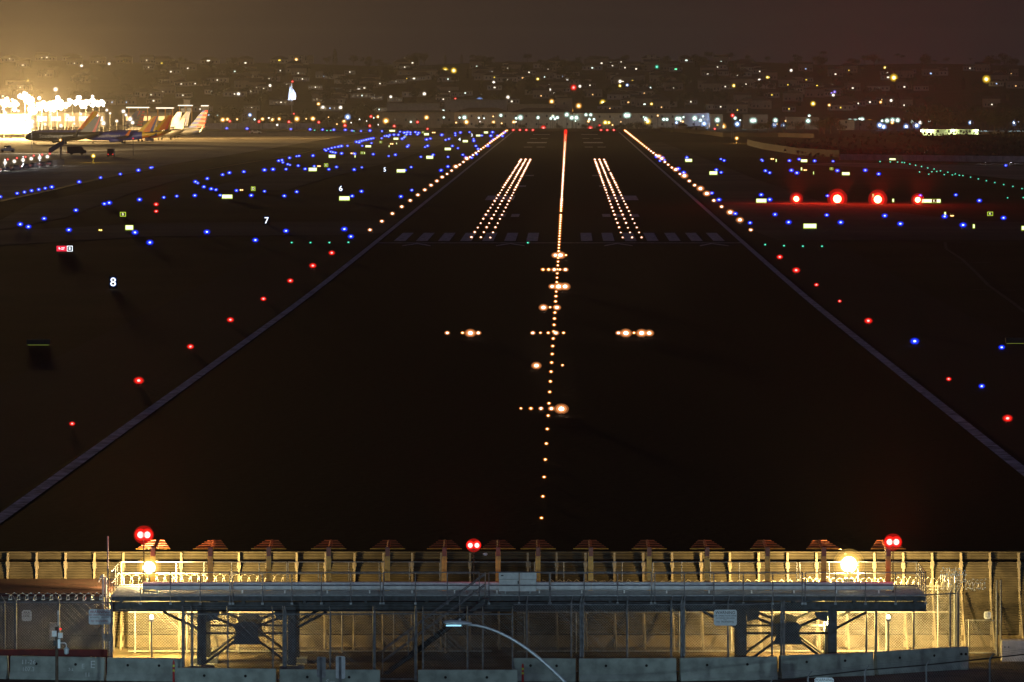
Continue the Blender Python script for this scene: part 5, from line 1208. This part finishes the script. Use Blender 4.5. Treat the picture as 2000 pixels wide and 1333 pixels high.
for i in range(30):
    f, g = i / 30, (i + .97) / 30
    a = [p[j] + (q[j] - p[j]) * f for j in (0, 1)]; c = [p[j] + (q[j] - p[j]) * g for j in (0, 1)]
    b = MB(); b.add([(a[0], a[1], 0), (c[0], c[1], 0), (c[0], c[1] + .3, 0), (a[0], a[1] + .3, 0), (a[0], a[1], 2.1), (c[0], c[1], 2.1), (c[0], c[1] + .3, 2.1), (a[0], a[1] + .3, 2.1)], [(0, 3, 2, 1), (4, 5, 6, 7), (0, 1, 5, 4), (1, 2, 6, 5), (2, 3, 7, 6), (3, 0, 4, 7)]); b.build('panel', M['wall_pale'], t)
for px in (1925, 1975, 2040):   # bollard lamps washing the wall
    a = ground_at(px, 320.5); t = thing('wall_washer', f'hooded ground lamp washing the pale wall, {"left" if px == 1925 else "middle" if px == 1975 else "right"} one of three', 'lamp', (a[0], a[1], 0))
    b = MB(); b.box(-.2, .2, -.15, .15, 0, .35); b.build('housing', M['dark'], t)
    lamp('POINT', (0, .9, .9), 700, (.85, .82, 1), t, .2)
# ---- scrub bank at right
b = MB(); xs = [X(1470, 2500) + i * 9 for i in range(45)]
yy = [2060, 2110, 2170, 2260, 2380, 2500, 2640]; hh = [0, 1.2, 2.6, 4, 5, 5.2, 0]
def bank(x, k): 
    f = min(1, max(0, (x - xs[0]) / 70.)); return hh[k] * f * (1 + .12 * math.sin(x / 11.) + .1 * math.sin(x / 4.3))
vs = [(x, y + (60 if x < xs[6] else 0), bank(x, k) - .1) for k, y in enumerate(yy) for x in xs]; n = len(xs)
b.add(vs, [(j * n + i, j * n + i + 1, (j + 1) * n + i + 1, (j + 1) * n + i) for j in range(len(yy) - 1) for i in range(n - 1)]); struct(b.build('embankment', M['hill']))
b = MB()
for i in range(5200):
    k = rd.uniform(0, 5); j = int(k); f = k - j; x = rd.uniform(xs[0], xs[-1]); y = yy[j] + (yy[j + 1] - yy[j]) * f; z = bank(x, j) + (bank(x, j + 1) - bank(x, j)) * f
    s = rd.uniform(.3, .9); n_ = Vector((rd.gauss(0, 1), rd.gauss(0, 1), rd.gauss(0, 1))).normalized(); u = n_.orthogonal().normalized() * s; v = n_.cross(u) * .8
    c = Vector((x, y, z + rd.uniform(0, 1.6))); b.add([c - u, c + v, c + u, c - v], [(0, 1, 2, 3)])
tag(b.build('scrub', M['shrub']), 'brown scrub covering the bank at right', 'scrub', kind='stuff')
# ---- shed with lamps and carport at right
Y = 2900.; t = thing('floodlit_shed', 'pale yellow green shed with gabled roof lit by wall lamps at right', 'building', (X(1802, Y), Y, 2.2))
w_ = X(1912, Y) - X(1802, Y); ze = ZY(253, Y) - 2.2; zr = ZY(247, Y) - 2.2
b = MB(); b.box(0, w_, 0, 9, -2.3, ze); b.build('wall', mat('pale_yellow_cladding', (.6, .62, .4), .8, var=.08), t)
b = MB(); b.add([(-.5, -.7, ze), (w_ + .5, -.7, ze), (w_ + .5, 9.7, ze), (-.5, 9.7, ze), (2.5, 4.5, zr), (w_, 4.5, zr)], [(0, 1, 5, 4), (1, 2, 5), (2, 3, 4, 5), (3, 0, 4), (0, 3, 2, 1)]); b.build('roof', M['rooftile'], t)
for f in (.27, .47, .56, .78, .84):
    b = MB(); b.box(w_ * f - .5, w_ * f + .5, -.06, -.004, .3, 1.7); b.build('window', M['glass_dark'], t)
for f, pw in ((-.02, 900), (.13, 1400), (.54, 1300), (.96, 1100)):
    b = MB(); b.ball((w_ * f, -.5, ze - .7), .5, 10, 6); b.build('wall_lamp', M['coreg'], t); lamp('POINT', (w_ * f, -1.6, ze - .8), pw, (.85, 1, .55), t, .3)
Y = 2880.; t = thing('carport', 'long carport with bright columns right of the floodlit shed', 'carport', (X(1912, Y), Y, 1.6))
w_ = X(2020, Y) - X(1912, Y)
b = MB(); b.box(0, w_, -1, 6, ZY(257.5, Y) - 1.6, ZY(256, Y) - 1.6); b.build('roof', M['stucco3'], t)
for px in (1914, 1925, 1945, 1966, 1975, 1986, 1995):
    b = MB(); b.box(X(px, Y) - X(1912, Y) - .15, X(px, Y) - X(1912, Y) + .15, -.2, .2, -1.6, ZY(257.5, Y) - 1.6); b.build('column', M['conc_white'], t)
for px, pw in ((1914, 120), (1925, 160), (1966, 160), (1975, 120), (1986, 140), (1995, 140)): lamp('POINT', (X(px, Y) - X(1912, Y), -1.3, 2.6), pw, (.55, .9, 1), t, .2)
b = MB(); b.box(1, w_, 5.5, 5.7, -1.6, 2); b.build('back_wall', M['stucco3'], t)
# ---- terminal area
def block(name, label, px0, px1, py0, py1, Y, m, cat='building', dp=20, lit=None):
    t = thing(name, label, cat, (X(px0, Y), Y, 0)); w_ = X(px1, Y) - X(px0, Y); za, zb_ = max(0, ZY(py1, Y)), ZY(py0, Y)
    b = MB(); b.box(0, w_, 0, dp, za, zb_); b.build('wall', m, t)
    b = MB(); b.box(-.5, w_ + .5, -.5, dp + .5, zb_ + .01, zb_ + .5); b.build('roof', M['stucco3'], t)
    n = max(2, int(w_ / 7))
    wd = MB(); wd.box(-2.6, 2.6, -.1, -.01, -1.2, 1.2); wdd = wd.data('window', M['winw' if lit else 'win' + 'a'] if lit is not None else M['glass_dark'])
    for i in range(min(n, 24)): put('window', wdd, t, ((i + .5) * w_ / min(n, 24), 0, za + (zb_ - za) * .6))
    return t
block('terminal_building', 'long terminal concourse behind the parked jets', -260, 205, 222, 248, 2960, M['terminal'], lit=1, dp=40)
block('terminal_building', 'nearer terminal pier glowing at the left edge', -200, 60, 226, 262, 2840, M['stucco2'], lit=1, dp=30)
block('service_building', 'low service building behind the striped tails', 240, 330, 222, 246, 3100, M['terminal'], lit=0)
block('control_tower', 'stubby stone coloured tower right of the canopy lights', 359, 370, 196, 246, 3150, M['terminal'], 'tower', 7)
for a, c, py, Y, lab in ((246, 292, 211.5, 3080, 'left long strip lit canopy above the jets'), (304, 340, 212.5, 3080, 'right long strip lit canopy above the jets'), (347, 377, 207.5, 3140, 'short strip lit canopy at the tower'), (392, 408, 208, 3140, 'funnel shaped lit canopy right of the tower')):
    t = thing('lit_canopy', lab, 'canopy', (X(a, Y), Y, 0)); w_ = X(c, Y) - X(a, Y); z = ZY(py, Y)
    b = MB(); b.box(0, w_, 0, 7, z, z + .6); b.build('roof', M['stucco'], t)
    b = MB(); b.box(0.2, w_ - .2, -.25, -.01, z - .0, z + .55); b.build('light_strip', M['winw'], t)
    if c == 408: b = MB(); b.add([(0, .5, z - .02), (w_, .5, z - .02), (w_ * .72, .5, z - 9), (w_ * .3, .5, z - 9), (0, 2, z - .02), (w_, 2, z - .02), (w_ * .72, 2, z - 9), (w_ * .3, 2, z - 9)], [(3, 2, 1, 0), (4, 5, 6, 7), (0, 1, 5, 4), (1, 2, 6, 5), (2, 3, 7, 6), (3, 0, 4, 7)]); b.build('funnel', M['stucco'], t)
    else:
        b = MB()
        for f in (.1, .5, .9): b.box(w_ * f - .3, w_ * f + .3, 3, 3.6, 0, z - .01)
        b.build('columns', M['amber_paint'], t)
# floodlight masts of the terminal: the glow at left is their light in the night haze
M['flood_white'] = emit('apron_flood', (1, .93, .72), 12)
FL = [(-150, 206), (-95, 200), (-40, 205), (8, 201), (22, 206), (49, 190), (57, 196), (82, 204), (97, 204), (112, 201), (127, 205), (142, 200), (156, 199), (168, 202), (182, 199), (194, 200), (100, 212), (2, 236), (-30, 228), (64, 214)]
for i, (px, py) in enumerate(FL):
    Y = 2800 + (i * 37 % 80); z = ZY(py, Y)
    t = thing('floodlight_mast', None, 'floodlight mast', (X(px, Y), Y, 0), 0, 'apron floodlight masts')
    b = MB(); b.tube((0, 0, 0), (0, 0, z), .2, 6, .12); b.build('mast', M['steel_dark'], t)
    big = 2.6
    b = MB(); b.box(-big, big, -.3, .3, z - .9, z + .9); b.build('frame', M['steel'], t)
    b = MB()
    for _ in range(8): b.ball((rd.gauss(0, 1.3), -.8 + rd.uniform(-.2, .2), z + rd.gauss(0, 1.1)), rd.uniform(.45, 1.35), 10, 7)
    b.build('floodlamp_head', M['flood_white'], t)
    reg(t, 'blinding apron floodlight mast', px, py, 'floodlight mast', 'apron floodlight masts')
    if px in (194, 168): lamp('SPOT', (1, -1, z), 2.2e6, (1, .66, .28), t, 1.0, (1, -.1 if px == 194 else .25, -.15), 34, .8, 'flood_beam')
    if (i % 2 == 1 and px < 135) or px < 0:
        lamp('POINT', (0, -3, z - .5), 0.96e6 * (1.1 if px < 0 else 1), (1, .62, .22), t, 1.5)
for i in range(26):   # small lamps and gate lights spread over the ramp
    px = (i * 83 + 5) % 262; py = 214 + (i * 29) % 34; Y = 2760 + (i * 53) % 150; z = max(3, ZY(py, Y))
    t = put('gate_lamp', None, None, (X(px, Y), Y, 0))
    b = MB(); b.tube((0, 0, 0), (0, 0, z), .12, 5); b.build('pole', M['steel_dark'], t)
    put('lamp_globe', fixture('w', 1., 0.), t, (0, 0, z), s=.55 + (i % 4) * .22)
    reg(t, 'small white gate lamp on the ramp', px, py, 'lamp', 'gate lamps on the ramp')
# ---- aircraft
def ring(x, ry, rz, zc, n=18): return [(x, ry * math.cos(2 * math.pi * i / n), zc + rz * math.sin(2 * math.pi * i / n)) for i in range(n)]
def jet(label, px_tail, py_ground, Ypos, rz, cols, L=33.6, name='passenger_jet', text=None, tailstripes=None, tail_h=12.5, s=1.0):
    x = X(px_tail, Ypos)
    t = thing(name, label, 'airliner', (x, Ypos, gz(Ypos)), rz, None, s)
    body, belly, fin, fin2, fin3 = [M[c] for c in cols]
    # nose at +x; tail at the origin side, so the tail stays at the pixel asked for
    st = [(0.0, .12, .2, 5.0), (1.2, .45, .6, 4.75), (3.5, 1.0, 1.15, 4.3), (6.5, 1.55, 1.65, 3.85), (10, 1.88, 1.95, 3.5), (14, 1.88, 2.0, 3.4), (L - 7, 1.88, 2.0, 3.4), (L - 4.5, 1.8, 1.9, 3.35), (L - 2.6, 1.5, 1.55, 3.2), (L - 1.2, 1.0, 1.0, 3.0), (L - .3, .5, .5, 2.85), (L, .1, .12, 2.8)]
    b = MB(); n = 18; base = 0
    rg = [ring(a, ry, rz_, zc, n) for a, ry, rz_, zc in st]
    b.rings(rg)
    # paint: lower third of the tube, and the rear cone in the tail colours
    k = 0
    for j in range(len(st) - 1):
        for i in range(n):
            mid = (i + .5) / n * 360
            xm = (st[j][0] + st[j + 1][0]) / 2
            mi = 1 if 215 < mid < 325 else 0
            if xm < 6.0 and cols[2] != cols[0]: mi = 2 if (mid < 180 or mid > 340 or xm < 3) else 3
            b.mi[k] = mi; k += 1
    b.build('fuselage', [body, belly, fin, fin2], t, smooth=True)
    # fin in bands along its sweep
    b = MB()
    def finpoly(f0, f1, m, th):
        # leading edge to trailing edge fractions at root and tip
        root = lambda f: (9.0 - 8.2 * f, 5.1 + .25 * f); tip = lambda f: (1.6 - 2.6 * f, tail_h)
        p = [root(f0), root(f1), tip(f1), tip(f0)]
        b.m = m; b.prism(p, 1, -th, th)
    bands = ((0, .3, 0), (.3, .7, 1), (.7, .88, 2), (.88, 1, 0))
    if not tailstripes:
        for f0, f1, m in bands: finpoly(f0, f1 - .001, {0: 0, 1: 1, 2: 2}[m], .17)
    else:
        nS = 9
        for i in range(nS):
            g0, g1 = i / nS, (i + .98) / nS
            root_f = lambda f, g: ((9.0 - 8.2 * f) * (1 - g) + (1.6 - 2.6 * f) * g, 5.2 * (1 - g) + tail_h * g)
            for (f0, f1, mm) in ((0, .5, (0 if i % 2 else 1)), (.502, 1, (0 if i % 2 else 2))):
                b.m = mm; b.prism([root_f(f0, g0), root_f(f1, g0), root_f(f1, g1), root_f(f0, g1)], 1, -.17, .17)
    b.build('tail_fin', [fin, fin2, fin3], t)
    for sd in (-1, 1):
        b = MB(); b.add([(5.5, sd * .8, 5.0), (1.6, sd * .6, 5.05), (-.9, sd * 6.6, 5.7), (.9, sd * 6.6, 5.7), (5.5, sd * .8, 4.8), (1.6, sd * .6, 4.85), (-.9, sd * 6.6, 5.6), (.9, sd * 6.6, 5.6)], [(0, 1, 2, 3), (7, 6, 5, 4), (0, 4, 5, 1), (1, 5, 6, 2), (2, 6, 7, 3), (3, 7, 4, 0)]); b.build('tailplane', body, t)
        b = MB(); b.add([(21, sd * 1.7, 2.5), (14.2, sd * 1.7, 2.5), (9.8, sd * 16.5, 3.9), (11.4, sd * 16.5, 3.9), (21, sd * 1.7, 2.1), (14.2, sd * 1.7, 2.2), (9.8, sd * 16.5, 3.75), (11.4, sd * 16.5, 3.75)], [(0, 1, 2, 3), (7, 6, 5, 4), (0, 4, 5, 1), (1, 5, 6, 2), (2, 6, 7, 3), (3, 7, 4, 0)]); wg = b.build('wing', belly, t)
        b = MB(); b.add([(11.4, sd * 16.5, 3.8), (9.8, sd * 16.5, 3.8), (8.4, sd * 17.1, 6.4), (9.2, sd * 17.1, 6.4), (11.4, sd * 16.65, 3.8), (9.8, sd * 16.65, 3.8), (8.4, sd * 17.2, 6.4), (9.2, sd * 17.2, 6.4)], [(0, 1, 2, 3), (7, 6, 5, 4), (0, 4, 5, 1), (1, 5, 6, 2), (2, 6, 7, 3), (3, 7, 4, 0)]); b.build('winglet', fin2, wg)
        b = MB(); b.rings([[(a, sd * 4.9 + r * math.cos(q * math.pi / 6), 1.65 + r * math.sin(q * math.pi / 6)) for q in range(12)] for a, r in ((16.2, .45), (17, .75), (19, .95), (20.4, 1.0), (20.9, .9))]); b.build('engine', belly, t, smooth=True)
        for wx, wy in ((15.2, 2.6),): b = MB(); b.tube((wx, sd * wy - .25, .55), (wx, sd * wy + .25, .55), .55, 12); b.tube((wx, sd * wy * .9, .5), (wx, sd * wy * .8, 2.2), .14, 6); b.build('main_wheel', M['tyre'], t)
    b = MB(); b.tube((L - 4.2, -.25, .4), (L - 4.2, .25, .4), .4, 12); b.tube((L - 4.2, 0, .4), (L - 4.2, 0, 1.9), .1, 6); b.build('nose_wheel', M['tyre'], t)
    b = MB()
    for sd in (-1, 1):
        b.add([(L - 2.3, sd * 1.05, 4.15), (L - 1.6, sd * .8, 3.85), (L - 1.75, sd * .95, 3.6), (L - 2.6, sd * 1.35, 3.85)], [(0, 1, 2, 3)])
    b.build('cockpit_window', M['glass_dark'], t)
    b = MB()
    for sd in (-1, 1):
        for i in range(28): xx = 9 + i * .72; b.box(xx, xx + .25, sd * 1.86 - .03, sd * 1.86 + .03, 3.75, 4.05)
    b.build('cabin_windows', M['glass_dark'], t)
    if text:
        o = lettering(text, 2.5, M['livery_text'], (L - 12, 1.93, 3.6), t, (math.pi / 2, 0, math.pi), extrude=.02)
        o = lettering(text, 2.5, M['livery_text'], (L - 12, -1.93, 3.6), t, (math.pi / 2, 0, 0), extrude=.02)
    return t
for nm, c in (('jet_blue', (.05, .06, .28)), ('jet_red', (.75, .06, .03)), ('jet_orange', (.85, .22, .02)), ('jet_yellow', (.9, .55, .02)), ('jet_backlit', (.06, .045, .018)), ('jet_silver', (.12, .125, .14)), ('jet_white', (.18, .18, .18)), ('jet_navy', (.07, .1, .3)), ('jet_grey', (.14, .15, .18)), ('jet_stripe_red', (.7, .05, .04)), ('jet_stripe_blue', (.05, .08, .3)), ('livery_text', (.6, .55, .45))):
    M[nm] = mat(nm + '_paint', c, .4, 0, var=.06, scale=.5)
PI = math.pi
jet('dark backlit jet parked broadside, nearest of the parked airliners', 194, 283, 2560, PI + .03, ('jet_backlit', 'jet_backlit', 'jet_backlit', 'jet_backlit', 'jet_red'), text='Southwest')  # backlit shade is put into this jet's dark body colour
jet('mostly hidden jet whose yellow fin shows behind the dark jet', 187, 283, 2720, PI + .3, ('jet_blue', 'jet_blue', 'jet_orange', 'jet_yellow', 'jet_yellow'), tail_h=14)
jet('dark blue jet with orange and yellow tail right of the dark jet', 306, 281, 2580, PI - .12, ('jet_blue', 'jet_blue', 'jet_yellow', 'jet_orange', 'jet_blue'), text='Southwest')
jet('second jet with yellow and red tail, partly behind the blue jet', 334, 278, 2680, PI - .25, ('jet_blue', 'jet_red', 'jet_yellow', 'jet_orange', 'jet_red'))
jet('pale jet with grey blue tail left of the tower', 352, 268, 2900, PI - .5, ('jet_white', 'jet_grey', 'jet_grey', 'jet_navy', 'jet_navy'), tail_h=13)
jet('pale jet with grey blue tail right of the tower', 369, 268, 2930, PI - .5, ('jet_white', 'jet_grey', 'jet_grey', 'jet_navy', 'jet_navy'), tail_h=13)
jet('silver jet with red white and blue striped tail at right of the ramp', 402, 270, 2850, PI - .16, ('jet_silver', 'jet_silver', 'jet_white', 'jet_stripe_blue', 'jet_stripe_red'), tailstripes=1, tail_h=14)
jet('small white regional jet tucked before the striped tail', 360, 270, 2750, PI - .9, ('jet_white', 'jet_white', 'jet_white', 'jet_white', 'jet_white'), L=26, tail_h=10.5)
jet('distant jet with striped tail above the blue jet', 280, 262, 3000, PI - .7, ('jet_silver', 'jet_silver', 'jet_white', 'jet_stripe_blue', 'jet_stripe_red'), tailstripes=1, tail_h=13)
jet('distant jet with dark fin left of the far striped tail', 272, 262, 3050, PI - .3, ('jet_grey', 'jet_grey', 'jet_navy', 'jet_navy', 'jet_red'), tail_h=13)
# jet bridge
x, Y, z = ground_at(95, 302)
t = thing('airstair_ramp', 'grey covered boarding stair slanting up toward the dark jet', 'boarding stair', (x, Y, z))
b = MB(); b.add([(0, 0, 0), (0, 2, 0), (6, 2, 4), (6, 0, 4), (0, 0, 2.2), (0, 2, 2.2), (6, 2, 6), (6, 0, 6)], [(0, 1, 2, 3), (7, 6, 5, 4), (0, 4, 5, 1), (1, 5, 6, 2), (2, 6, 7, 3), (3, 7, 4, 0)]); b.build('tunnel', M['stucco3'], t)
b = MB(); b.box(4.5, 4.9, .4, 1.6, 0, 3); b.build('support', M['steel'], t)
# vehicles
def vehicle(name, label, px, py, kind, m, rz=0, s=1):
    x, Y, z = ground_at(px, py)
    t = thing(name, label, 'vehicle', (x, Y, z + .05), rz, None, s)
    prof = {'van': [(-2.4, .35), (-2.4, 2.1), (1.2, 2.15), (1.8, 1.3), (2.4, 1.1), (2.4, .35)], 'car': [(-2.1, .3), (-2.15, .85), (-1.7, .95), (-1.1, 1.4), (.5, 1.42), (1.1, .95), (2.1, .8), (2.15, .3)], 'tug': [(-1.8, .3), (-1.8, 1.0), (-.3, 1.05), (-.2, 1.8), (.8, 1.8), (.95, 1.1), (1.8, 1.0), (1.8, .3)]}[kind]
    b = MB(); b.prism(prof, 1, -.85, .85); b.build('body', m, t)
    b = MB(); top = max(v for u, v in prof)
    b.prism([(-.9, top - .5), (-.8, top - .08), (.5, top - .08), (.75, top - .5)], 1, -.87, .87); b.build('window', M['glass_dark'], t)
    for u in (-1.3, 1.3):
        for v in (-.8, .8): b = MB(); b.tube((u, v - .1, .33), (u, v + .1, .33), .33, 10); b.build('wheel', M['tyre'], t)
    for v in (-.6, .6):
        b = MB(); b.box(-2.2 if kind == 'car' else -2.45, -2.1 if kind == 'car' else -2.39, v - .12, v + .12, .6, .8); b.build('tail_light', M['winr'], t)
    return t
vehicle('utility_van', 'dark van with white rear window parked left of the apron edge', 217, 307, 'van', M['car_dark'], PI / 2, 1.4)
vehicle('baggage_tug', 'pale baggage tug on the apron near the left edge', 15, 298, 'tug', M['car_white'], 0, 1.5)
vehicle('moving_car', 'small car with red tail lights crossing the far apron', 499, 262, 'car', M['car_white'], .1, 1.5)
vehicle('service_van', 'white service van beneath the striped tails', 292, 277, 'van', M['car_white'], .1, .9)
vehicle('apron_truck', 'dark truck beside the amber beacon', 150, 303, 'van', M['car_dark'], 0, 1.5)
# holding yard at far left: fence, floodlit stakes and carts
t = thing('picket_fence', 'tall pale fence sloping along the lit yard at far left', 'fence', (0, 0, 0))
p, q = ground_at(-30, 347), ground_at(125, 326)
b = MB()
for i in range(90):
    f = i / 89; a = [p[j] + (q[j] - p[j]) * f for j in (0, 1)]; b.box(a[0] - .05, a[0] + .05, a[1] - .05, a[1] + .05, 0, 2.6)
b.build('pickets', M['steel'], t)
b = MB(); b.tube((p[0], p[1], 2.5), (q[0], q[1], 2.5), .06, 4); b.tube((p[0], p[1], .5), (q[0], q[1], .5), .06, 4); b.build('rails', M['steel'], t)
yard_l = [(10, 318), (28, 315.5), (45, 313), (61, 310.5), (77.5, 308.5), (92.5, 306.5)]
for i, (px, py) in enumerate(yard_l):
    x, Y, z = ground_at(px, py + 16); r = 3.4 * Y / F
    t = thing('yard_lamp', f'white yard lamp with red lamp above, {nth(i + 1)} from the left edge', 'lamp', (x, Y, z), 0, 'yard lamps at far left')
    zl = ZY(py, Y) - z
    b = MB(); b.tube((0, 0, 0), (0, 0, zl + 1.2), .08, 5); b.build('pole', M['steel'], t)
    put('lamp_globe', fixture('w', 1., 0.), t, (0, -.1, zl), s=r * 1.1); put('red_globe', fixture('r', 1., 0.), t, (.8, 0, zl + 1.0), s=r * .6)
    if i % 2 == 0: lamp('POINT', (0, -1, zl), 5000, (.9, .92, 1), t, .4)
    vehicle('parked_cart', f'white service cart parked below yard lamps, {nth(i + 1)} from the left edge', px + 4, py + 17, 'tug', M['car_white'], .3 * i, .8)
struct(sheet('street_beyond', [-800, 800], [3330, 3345], .05, M['taxi']))
# ================================================================== haze
hz = bpy.data.materials.new('haze'); hz.use_nodes = True; n = hz.node_tree; n.nodes.clear()
o = n.nodes.new('ShaderNodeOutputMaterial'); v = n.nodes.new('ShaderNodeVolumePrincipled')
v.inputs['Color'].default_value = (.92, .9, .88, 1); v.inputs['Density'].default_value = HAZE; v.inputs['Anisotropy'].default_value = .35
n.links.new(v.outputs[0], o.inputs['Volume'])
b = MB(); b.box(-1802, 1802, -62, 6602, -1.1, 92); tag(b.build('haze', hz), 'thin night haze over the whole airfield', 'haze', kind='stuff')
write_labels()
print('objects', len(bpy.data.objects))
